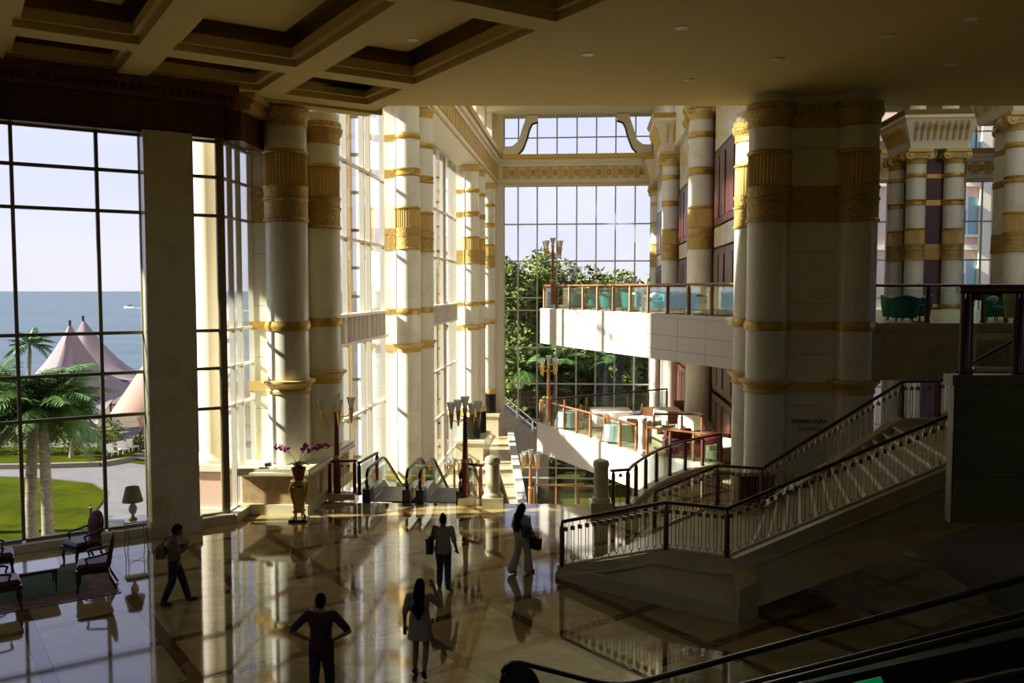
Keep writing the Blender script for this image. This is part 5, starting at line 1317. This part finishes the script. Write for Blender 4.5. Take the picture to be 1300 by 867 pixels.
TLAB = ['dense dark tree rising behind the far left column of the end window', 'tall bushy tree left of the balcony lamp post', 'dark tree behind the balcony lamp post', 'grey-green sparse tree above the balcony railing', 'bushy tree low on the skyline right of the grey-green tree', 'dark tree at the right edge of the end window', 'dark tree mostly hidden by the left glass wall', 'tall grey-green tree in the back row behind the others', 'dark tree in the back row right of centre', 'low dense tree under the balcony tip', 'low dense tree behind the long terrace table', 'low bright bushy tree behind the terrace back railing', 'low dense tree beside the white terrace columns']
KL = {0: 'dense dark green tree beyond the great end window', 1: 'mid green bushy tree beyond the great end window', 2: 'grey-green sparse tree beyond the great end window'}
for i, (x, y, h, w_, k) in enumerate(TREES): tree(TLAB[i], x, y, -14, h, w_, k, 20 + i, 5200 if k == 2 else 9500, .42, 'trees beyond the end window')
def shrub(label, x, y, z, r_, h, seed, kind=1, group='shrubs in the planting bed', n=700):
    o = thing('shrub', label, 'shrub', (x, y, z), 0, group)
    crown('foliage', [((0, 0, h * .5), (r_, r_, h * .5)), ((r_ * .3, .1, h * .6), (r_ * .7, r_ * .7, h * .45))], n, .16, TREEL[kind], o, seed); MB().tube([(0, 0, 0), (0, 0, h * .6)], .05, 6).build('stem', BARK, o)
for i, (x, y, r_, h, k, lab) in enumerate(((-46, 75, 2.2, 2.0, 0, 'dark clipped shrub at the left frame edge of the planting bed'), (-42, 74.5, 1.8, 2.6, 1, 'yellow-green shrub in the bed behind the left trunk'), (-38.6, 75, 1.4, 2.4, 1, 'yellow-green shrub between the palm trunks'),
                                           (-35.8, 76, 1.5, 2.8, 1, 'yellow-green shrub right of the palm trunks'), (-33.8, 77.5, .9, 1.2, 0, 'low dark shrub near the garden steps'))):
    shrub(lab, x, y, -7.76, r_, h, 60 + i, k)
for i, (x, y, lab) in enumerate(((3.2, 88, 'dark shrub outside the lowest end window panes'), (8.2, 87.5, 'round dark shrub outside the lower end window behind the railing'), (11.5, 90, 'tall shrub outside the end window below the terrace'))): shrub(lab, x, y, -14, 1.5, 3.4, 80 + i, 0, 'shrubs outside the end window', 1100)
# outdoor steps with white balustrade beyond the end window
og = thing('garden_steps', 'pale outdoor ramp wall with white rails outside the end window', 'steps', (1.2, 84, -14))
MB().add([(-2.2, 0, 0), (2.4, 0, 0), (2.4, 5, 0), (-2.2, 5, 0), (-2.2, 0, 9.2), (2.4, 0, 5.4), (2.4, 5, 5.4), (-2.2, 5, 9.2)], [(3, 2, 1, 0), (4, 5, 6, 7), (0, 1, 5, 4), (1, 2, 6, 5), (2, 3, 7, 6), (3, 0, 4, 7)]).build('ramp_block', KERB, og)
for z in (.5, 1.1): MB().bar((-2.2, .1, 9.2 + z), (2.4, .1, 5.4 + z), .12, .1).build('rail', PANEL, og)
for k in range(4): MB().bar((-2.2 + k * 1.5, .1, 9.2 - k * 1.24), (-2.2 + k * 1.5, .1, 10.4 - k * 1.24), .14, .14).build('rail_post', PANEL, og)
pv = thing('garden_pavilion', 'low flat-roofed dark pavilion on the lawn outside the end window', 'pavilion', (4.6, 92, -14))
B(-4, 4, -1.5, 1.5, 2.6, 2.85).build('roof', KERB, pv)
for x in (-3.5, 0, 3.5):
    for y in (-1.2, 1.2): B(x - .1, x + .1, y - .1, y + .1, 0, 2.6).build('pavilion_post', DARKW, pv)
# tents
def tent(label, x, y, z, peaks, corners, m):
    r = thing('tensile_tent', label, 'tent', (x, y, z)); vs = []; fs = []; n = 8
    k = len(corners)
    for (px_, py_, pz_) in peaks:
        mb = MB(); rings = []
        for i in range(n + 1):
            f = i / n; ring = []
            for j in range(k):
                for s_ in range(4):
                    a = Vector(corners[j]); b_ = Vector(corners[(j + 1) % k]); g = s_ / 4
                    e_ = a.lerp(b_, g); e_ = e_ + (Vector((0, 0, 1)) * .9 + (Vector((px_, py_, 0)) - Vector((e_.x, e_.y, 0))) * .12) * (4 * g * (1 - g))
                    top_ = Vector((px_, py_, pz_)); p = top_.lerp(e_, f); p.z = e_.z + (pz_ - e_.z) * (1 - f) ** 1.9
                    ring.append(p)
            rings.append(ring)
        m2 = len(rings[0]); vs = [p for r_ in rings for p in r_]
        fs = [(i * m2 + q, i * m2 + (q + 1) % m2, (i + 1) * m2 + (q + 1) % m2, (i + 1) * m2 + q) for i in range(n) for q in range(m2)]
        N = len(vs); vs2 = vs + [v - Vector((0, 0, .06)) for v in vs]; fs2 = fs + [tuple(N + q for q in reversed(f_)) for f_ in fs]
        MB().add(vs2, fs2).build('membrane', m, r, smooth=True)
        MB().bar((px_, py_, 0), (px_, py_, pz_ + .3), .18, .18).build('mast', DARKW, r)
    for c_ in corners: MB().bar((c_[0], c_[1], 0), tuple(c_), .14, .14).build('edge_post', DARKW, r)
    return r
tent('pale mauve tent with twin pointed peaks before the sea, nearer peak', -43.9, 86, -8, [(0, 0, 11.2)], [(-5.8, -2.5, 4.6), (-2, -6.0, 1.6), (4.2, -4.4, 1.1), (6.2, 1.5, 4.4), (1.5, 5, 5), (-4, 4, 5.3)], TENT)
tent('pale mauve tent behind the twin peak, farther peak', -44.8, 90.5, -8, [(0, 0, 11.5)], [(-5, -3, 5), (2, -4.4, 4.4), (8.4, -2.0, 4.6), (7.4, 3.5, 4.6), (-4, 4, 5)], TENT)
tent('small mauve tent roof at the left frame edge', -53, 84, -8, [(0, 0, 6.6)], [(-5, -3, 3.4), (4.4, -3, 3.4), (4.4, 3, 3.6), (-5, 3, 3.6)], TENT)
aw = thing('barrel_awning', 'peach barrel-vaulted awning over the garden steps beside the tent', 'awning', (-34.1, 76.0, -8), R(-8))
vs = []; nn = 14
for yy, zz in ((-1.0, 2.2), (5.5, 6.6)):
    for k in range(nn + 1):
        a = math.pi * k / nn; vs.append((-1.9 * math.cos(a), yy + (.9 * math.sin(a) if yy < 0 else 0), zz + 1.5 * math.sin(a)))
fs = [(k, k + 1, nn + 1 + k + 1, nn + 1 + k) for k in range(nn)]; N = len(vs)
MB().add(vs + [(v[0] * .97, v[1], v[2] - .08) for v in vs], fs + [tuple(N + q for q in reversed(f_)) for f_ in fs]).build('vault', AWN, aw, smooth=True)
for x in (-1.85, 1.85):
    for y, z in ((-.9, 2.2), (5.4, 6.6)): MB().bar((x, y, 0), (x, y, z), .16, .16).build('awning_post', DARKW, aw)
gs = thing('outdoor_steps', 'broad pale outdoor steps rising under the peach awning', 'steps', (-31.6, 73.0, -8.0), R(-22))
for k in range(9): B(-1.6, 1.6, k * .75, k * .75 + .75, 0, .16 * (k + 1)).build('step', KERB, gs)
for i, (x, y) in enumerate(((-34.4, 73.9), (-34.0, 75.2), (-33.7, 76.4))):
    r = thing('sun_chair', ['white garden chair nearest the path by the steps', 'middle white garden chair by the steps', 'farthest white garden chair by the steps'][i], 'chair', (x, y, -7.75), R(60), 'white garden chairs')
    B(-.35, .35, -.35, .35, .32, .4).build('seat', PANEL, r); MB().bar((0, .33, .4), (0, .5, 1.0), .7, .06).build('backrest', PANEL, r)
    for a in (-.3, .3):
        for b_ in (-.3, .3): B(a - .03, a + .03, b_ - .03, b_ + .03, 0, .32).build('leg', PANEL, r)
bo_ = thing('bollard_light', 'dark bollard light standing on the lawn', 'bollard', (-26.9, 54.6, -7.98)); MB().lathe([(.1, 0), (.1, .6), (.11, .62)], 10).build('post', DARK, bo_); MB().lathe([(.09, .62), (.09, .7)], 10).build('lens', PANEL, bo_); MB().lathe([(.12, .7), (.12, .78), (.02, .8)], 10).build('cap', DARK, bo_)
# speed boats
for i, (x, y, lab) in enumerate(((-494, 1120, 'small white boat with wake on the sea, seen through the sea window'), (-360, 990, 'small boat with wake seen beside the outside column'))):
    r = thing('speed_boat', lab, 'boat', (x, y, -17), R(170), 'boats on the sea')
    MB().prism([(-6, -2), (4, -2), (8, 0), (4, 2), (-6, 2)], 0, 2.2).build('hull', PANEL, r); B(-3, 1.5, -1.4, 1.4, 2.2, 3.8).build('cabin', DARK, r)
    MB().prism([(-6, -1.5), (-6, 1.5), (-75, 9), (-75, -9)], 0.0, .25).build('wake', PANEL, r)
# pink neighbour building
nb = thing('pink_building', 'pink rendered building with balconies seen through the second hall windows', 'building', (40, 118, -14))
B(-4, 34, 0, 14, 0, 46).build('facade_wall', PINKW, nb)
for k in range(5):
    z = 2.5 + k * 8.5
    for j in range(5):
        x = -1 + j * 7
        f = B(x, x + 3.0, -.1, .0, z, z + 5).build('window', BWIN, nb); B(x - .25, x + 3.25, -.25, -.1, z - .4, z).build('window_sill', CREAMW, f); B(x + 1.42, x + 1.58, -.16, -.1, z, z + 5).build('window_bar', PANEL, f)
    b_ = MB().lathe([(3.2, z + 3.0), (3.6, z + 3.2), (3.6, z + 5.2), (3.2, z + 5.2)], 28, cx=17.5, cy=0).build('balcony', CREAMW, nb, smooth=True)
    B(-4.2, 34.2, -.5, 0, z + 6.4, z + 7.1).build('cornice', CREAMW, nb)
for j in range(5): B(-4 + j * 9.0, -2.6 + j * 9.0, -.6, 0, 0, 46).build('pilaster', CREAMW, nb)
# ================================================================== PEOPLE
def remesh(mb, name, m, parent, voxel=.011, it=4):
    me = mb.mesh('tmp', None); o = bpy.data.objects.new('tmp', me); COL.objects.link(o)
    r = o.modifiers.new('r', 'REMESH'); r.mode = 'VOXEL'; r.voxel_size = voxel; r.use_smooth_shade = True
    s = o.modifiers.new('s', 'SMOOTH'); s.iterations = it; s.factor = .5
    dg = bpy.context.evaluated_depsgraph_get(); dg.update()
    nm = bpy.data.meshes.new_from_object(o.evaluated_get(dg)); bpy.data.objects.remove(o); bpy.data.meshes.remove(me)
    nm.name = name; nm.materials.clear(); nm.materials.append(m)
    nm.polygons.foreach_set('use_smooth', [True] * len(nm.polygons))
    return link(name, nm, parent)
V = Vector
def hand(mb, wrist, elbow, out=V((1, 0, 0)), curl=.5):
    """palm and five bent fingers continuing the forearm"""
    d = (V(wrist) - V(elbow)).normalized(); w_ = V(wrist); o = (out - d * out.dot(d)).normalized(); nrm = d.cross(o)
    palm = w_ + d * .085
    mb.cap(w_, w_ + d * .03, .026, .03, 8)
    for k in (-1, 0, 1): mb.cap(w_ + d * .025 + o * k * .014, palm + o * k * .024, .02, .016, 8)
    for k, l in ((-1.5, .062), (-.5, .078), (.5, .082), (1.5, .07)):
        b = palm + o * k * .019; m_ = b + d * l * .5 + nrm * .01; t = m_ + (d * (1 - curl) + nrm * curl).normalized() * l * .55
        mb.cap(b, m_, .0105, .0098, 8); mb.cap(m_, t, .0098, .0088, 8)
    tb_ = w_ + d * .03 + o * .03; t1 = tb_ + (d * .6 + o * .7).normalized() * .04; mb.cap(tb_, t1, .014, .012, 8); mb.cap(t1, t1 + (d * .9 + nrm * .3).normalized() * .03, .012, .01, 8)
def person(label, loc, az, J, top, bottom, hair, h=1.66, female=False, shoes=None, skirt=None, sleeve=.5):
    r = thing('person', label, 'person', loc, face(az)); s = h / 1.7
    b = MB(); hd = V(J['head']); nk = V(J['neck']); ch_ = V(J['chest']); pv_ = V(J['pelvis']); ln = J.get('look', V((0, 1, 0)))
    # one continuous body: trunk, neck, head with face, limbs, hands, feet
    sw = .165 if not female else .145
    b.ball(ch_, (sw, .105, .16), 16, 10); b.ball(ch_.lerp(pv_, .5), (.125, .09, .16), 14, 10); b.ball(pv_, (.155 if not female else .165, .11, .13), 14, 10)
    b.cap(ch_ + V((0, 0, .1)), nk, .08, .062); b.cap(nk, hd - V((0, 0, .05)), .06, .056)
    b.ball(hd, (.078, .095, .115), 16, 12); fw = ln.normalized(); sd2 = V((fw.y, -fw.x, 0)).normalized()
    b.ball(hd + fw * .03 - V((0, 0, .05)), (.058, .062, .062), 12, 8)
    b.cap(hd + fw * .088 + V((0, 0, .015)), hd + fw * .108 - V((0, 0, .025)), .011, .015, 8)
    b.ball(hd + fw * .082 - V((0, 0, .058)), (.024, .014, .01), 8, 6)
    for k in (-1, 1): b.ball(hd + sd2 * k * .077 - V((0, 0, .01)), (.014, .022, .032), 8, 6)
    for k, sg in (('L', -1), ('R', 1)):
        sh, el, wr = V(J['sh' + k]), V(J['el' + k]), V(J['wr' + k]); hp, kn, an, to = V(J['hip' + k]), V(J['kn' + k]), V(J['an' + k]), V(J['toe' + k])
        b.cap(ch_ + V((sg * .08, 0, .1)), sh, .06, .056); b.cap(sh, el, .052, .042); b.cap(el, wr, .042, .029); hand(b, wr, el, V((-sg, .3, 0)), J.get('curl', .5))
        b.cap(hp, kn, .085 if not female else .088, .056); b.cap(kn, kn.lerp(an, .35), .054, .056); b.cap(kn.lerp(an, .35), an, .056, .036); b.cap(an, to, .038, .03)
        b.ball(an - (to - an).normalized() * .04 - V((0, 0, .02)), (.036, .036, .036), 8, 6)
    body = remesh(b, 'body', SKIN, r, .0115, 3)
    for k in (-1, 1):
        eo = MB().ball(hd + fw * .083 + sd2 * k * .031 + V((0, 0, .012)), (.013, .009, .009), 8, 6).build('eye', PORC, body)
        MB().ball(hd + fw * .091 + sd2 * k * .031 + V((0, 0, .012)), (.006, .004, .006), 6, 4).build('iris', HAIR, eo)
    if top:
        t = MB(); t.ball(ch_ + V((0, 0, .01)), (sw + .025, .13, .17), 16, 10); t.ball(ch_.lerp(pv_, .45), (.17, .13, .17), 14, 10)
        wd_ = .19 if not female else .205
        for zz in (.1, .02, -.05, -.1): t.ball(pv_ + V((0, 0, zz)), (wd_ - .02 * (zz > .05), .14, .07), 16, 8)
        t.cap(ch_ + V((0, 0, .09)), nk - V((0, 0, .03)), .085, .066)
        for k, sg in (('L', -1), ('R', 1)):
            sh, el, wr = V(J['sh' + k]), V(J['el' + k]), V(J['wr' + k]); t.cap(ch_ + V((sg * .08, 0, .1)), sh, .072, .068)
            e_ = sh.lerp(el, min(1, sleeve * 2)); t.cap(sh, e_, .068, .062)
            if sleeve > .5: t.cap(el, el.lerp(wr, (sleeve - .5) * 2), .06, .045)
        remesh(t, 'top', top, r, .015, 5)
    if bottom:
        t = MB(); t.ball(pv_, (.18, .13, .13), 14, 10)
        for k in 'LR':
            hp, kn, an = V(J['hip' + k]), V(J['kn' + k]), V(J['an' + k]); t.cap(hp, kn, .108, .083); t.cap(kn, an.lerp(kn, .1), .083, J.get('hem', .068))
        remesh(t, 'trousers', bottom, r, .015, 4)
    if skirt:
        m_, z1, r1 = skirt; mb = MB(); n = 24; vs = []
        a0 = pv_ + V((0, 0, .1)); prof = [(.15, a0.z), (.185, pv_.z - .02), (.2, pv_.z - .15), (r1, z1), (r1 - .012, z1), (.17, pv_.z - .05)]
        for q, z in prof:
            for k in range(n):
                a = 2 * math.pi * k / n; f = 1 + (.05 * math.sin(5 * a) if z < pv_.z - .1 else 0); vs.append((pv_.x + q * f * math.cos(a), pv_.y + q * .78 * f * math.sin(a), z))
        mb.add(vs, [(i * n + k, i * n + (k + 1) % n, (i + 1) * n + (k + 1) % n, (i + 1) * n + k) for i in range(len(prof) - 1) for k in range(n)]); mb.build('skirt', m_, r, smooth=True)
    # hair
    t = MB(); bk = -fw
    t.ball(hd + V((0, 0, .02)) + bk * .012, (.086, .1, .112), 14, 10)
    if hair == 'short': t.ball(hd + bk * .04 - V((0, 0, .02)), (.078, .07, .08), 12, 8)
    if hair == 'shaggy': t.ball(hd + bk * .045 - V((0, 0, .02)), (.1, .085, .1), 12, 8); t.ball(hd + V((0, 0, .045)), (.1, .105, .085), 12, 8)
    if hair == 'bun': t.ball(hd + bk * .05 - V((0, 0, .02)), (.08, .07, .08), 12, 8); t.ball(hd + bk * .05 + V((0, 0, .12)), .05, 10, 8)
    if hair == 'long':
        t.cap(hd + bk * .045, nk + bk * .085 - V((0, 0, .02)), .092, .105); t.cap(nk + bk * .085 - V((0, 0, .02)), ch_ + bk * .125 - V((0, 0, .08)), .1, .08); t.cap(ch_ + bk * .125 + sd2 * .05 - V((0, 0, .02)), ch_ + bk * .12 - V((0, 0, .2)), .075, .035)
        t.cap(ch_ + bk * .125 - sd2 * .05 - V((0, 0, .02)), ch_ + bk * .12 - V((0, 0, .2)), .075, .035)
    hh = remesh(t, 'hair', HAIR, r, .012, 3)
    if shoes:
        for k in 'LR':
            an, to = V(J['an' + k]), V(J['toe' + k]); d = (to - an).normalized(); t = MB(); t.cap(an - d * .03 - V((0, 0, .02)), to, .046, .04); t.cap(an + V((0, 0, .0)), an - V((0, 0, .03)), .045, .045); remesh(t, 'shoe', shoes, r, .012, 3)
    r.scale = (s, s, s)
    return r
def stand(**kw):
    J = dict(head=(0, .02, 1.575), neck=(0, 0, 1.45), chest=(0, 0, 1.24), pelvis=(0, 0, .95), shL=(-.19, 0, 1.38), shR=(.19, 0, 1.38), elL=(-.25, -.02, 1.1), elR=(.25, -.02, 1.1), wrL=(-.26, .06, .86), wrR=(.26, .06, .86),
             hipL=(-.09, 0, .9), hipR=(.09, 0, .9), knL=(-.1, .02, .49), knR=(.1, .02, .49), anL=(-.1, -.02, .075), anR=(.1, -.02, .075), toeL=(-.11, .13, .035), toeR=(.11, .13, .035)); J.update(kw); return J
NAVY = mat('dark_cloth', (0.012, 0.011, 0.016), .8); REDSH = mat('dark_red_shirt', (0.045, 0.005, 0.006), .8); SAND = mat('sand_shirt', (0.30, 0.26, 0.17), .8); JEAN = mat('teal_jeans', (0.015, 0.05, 0.07), .8)
PALEC = mat('pale_cotton', (0.26, 0.22, 0.15), .8); IVORY = mat('ivory_cotton', (0.40, 0.36, 0.27), .8); HOOD = mat('brown_hoodie', (0.13, 0.085, 0.045), .8); DJEAN = mat('dark_jeans', (0.014, 0.014, 0.022), .8); BAGB = mat('black_leather', (0.008, 0.008, 0.008), .4); OLIVE = mat('olive_canvas', (0.12, 0.10, 0.04), .8)
person('man seen from behind with hands on hips in dark red shirt', (-3.0, 13.3, 0), 0,
       stand(elL=(-.44, -.06, 1.14), elR=(.44, -.06, 1.14), wrL=(-.21, .02, .99), wrR=(.21, .02, .99), knL=(-.11, .03, .49), knR=(.12, 0, .49), anL=(-.12, 0, .075), anR=(.15, -.03, .075), toeL=(-.15, .15, .035), toeR=(.19, .12, .035)), REDSH, DJEAN, 'short', 1.76, shoes=BAGB, sleeve=.42)
person('woman with long dark hair in a short pale dress, hand raised to her head', (-1.55, 14.3, 0), 8,
       stand(elR=(.33, .1, 1.22), wrR=(.2, .2, 1.48), elL=(-.26, -.03, 1.1), wrL=(-.27, .0, .86), knL=(-.09, .06, .48), anL=(-.1, .0, .09), toeL=(-.1, .13, .035), knR=(.1, .03, .5), anR=(.13, -.28, .17), toeR=(.13, -.19, .05)), PALEC, None, 'long', 1.66, True, BAGB, (PALEC, .66, .23), .45)
person('woman with hair in a bun, sand shirt and teal jeans, walking away', (-1.5, 18.55, 0), 5,
       stand(elR=(.26, -.06, 1.12), wrR=(.3, .03, .9), elL=(-.25, .02, 1.12), wrL=(-.27, .12, .92), knL=(-.09, .12, .5), anL=(-.1, .06, .075), toeL=(-.1, .21, .035), knR=(.1, .02, .49), anR=(.16, -.3, .14), toeR=(.2, -.2, .04), hem=.07), SAND, JEAN, 'bun', 1.64, True, BAGB, None, .5)
person('woman with very long dark hair in loose ivory clothes walking right', (.22, 19.55, 0), 50,
       stand(elR=(.24, .05, 1.12), wrR=(.26, .2, .93), elL=(-.24, -.05, 1.12), wrL=(-.26, .02, .88), knL=(-.09, -.05, .49), anL=(-.1, -.24, .1), toeL=(-.1, -.1, .035), knR=(.09, .12, .49), anR=(.09, .14, .075), toeR=(.1, .29, .035), hem=.12), IVORY, IVORY, 'long', 1.63, True, BAGB, None, .5)
person('man in brown hooded top looking down at his hands near the armchairs', (-7.0, 17.65, 0), 75,
       stand(head=(0, .08, 1.56), look=V((0, .93, -.36)), elR=(.24, .06, 1.12), wrR=(.1, .27, 1.2), elL=(-.24, .06, 1.12), wrL=(-.08, .28, 1.2), knL=(-.1, .14, .5), anL=(-.1, .26, .075), toeL=(-.11, .41, .035), knR=(.1, -.04, .5), anR=(.1, -.22, .075), toeR=(.11, -.07, .035)), HOOD, DJEAN, 'shaggy', 1.68, shoes=BAGB, sleeve=.95)
person('guest in dark jacket sitting among the teal chairs on the balcony', (5.55, 36.9, 5.6), 200,
       stand(head=(0, .03, 1.13), neck=(0, 0, 1.0), chest=(0, 0, .8), pelvis=(0, -.02, .54), shL=(-.19, 0, .94), shR=(.19, 0, .94), elL=(-.27, .08, .7), elR=(.27, .08, .7), wrL=(-.16, .3, .66), wrR=(.16, .3, .66), hipL=(-.09, .02, .52), hipR=(.09, .02, .52), knL=(-.12, .42, .5), knR=(.12, .42, .5), anL=(-.12, .4, .09), anR=(.12, .4, .09), toeL=(-.13, .54, .04), toeR=(.13, .54, .04)), NAVY, DJEAN, 'short', 1.7, shoes=BAGB, sleeve=.95)
# bags carried by people
def bag(label, loc, rz, sx_, sy_, sz_, m, strap):
    r = thing('shoulder_bag', label, 'bag', loc, rz); MB().ball((0, 0, 0), (sx_, sy_, sz_), 12, 8).frus((-sx_ * .8, sx_ * .8, -sy_ * .7, sy_ * .7), (-sx_, sx_, -sy_ * .6, sy_ * .6), -sz_ * .9, sz_ * .8).build('pouch', m, r, smooth=True)
    MB().tube(strap, .014, 6).build('strap', m, r); return r
bag('black bag over the left shoulder of the woman with the bun', (-1.78, 18.5, .98), 0, .09, .16, .2, BAGB, [(.02, .1, .15), (.08, .08, .38), (.1, 0, .42), (.08, -.08, .38), (.02, -.1, .15)])
bag('black handbag in the hand of the woman in ivory', (.53, 19.52, .72), R(-40), .17, .07, .16, BAGB, [(-.1, 0, .12), (-.06, 0, .24), (.06, 0, .24), (.1, 0, .12)])
bag('black shoulder bag against the back of the woman in ivory', (.33, 19.36, 1.03), R(-40), .14, .06, .15, BAGB, [(-.08, .0, .1), (-.08, .05, .36), (.0, .12, .36), (.06, .08, .1)])
bag('olive canvas bag behind the man in the brown hooded top', (-7.24, 17.58, 1.12), R(-75), .13, .13, .16, OLIVE, [(.0, .0, .12), (.05, .12, .3), (.05, .3, .3), (.0, .3, .0)])
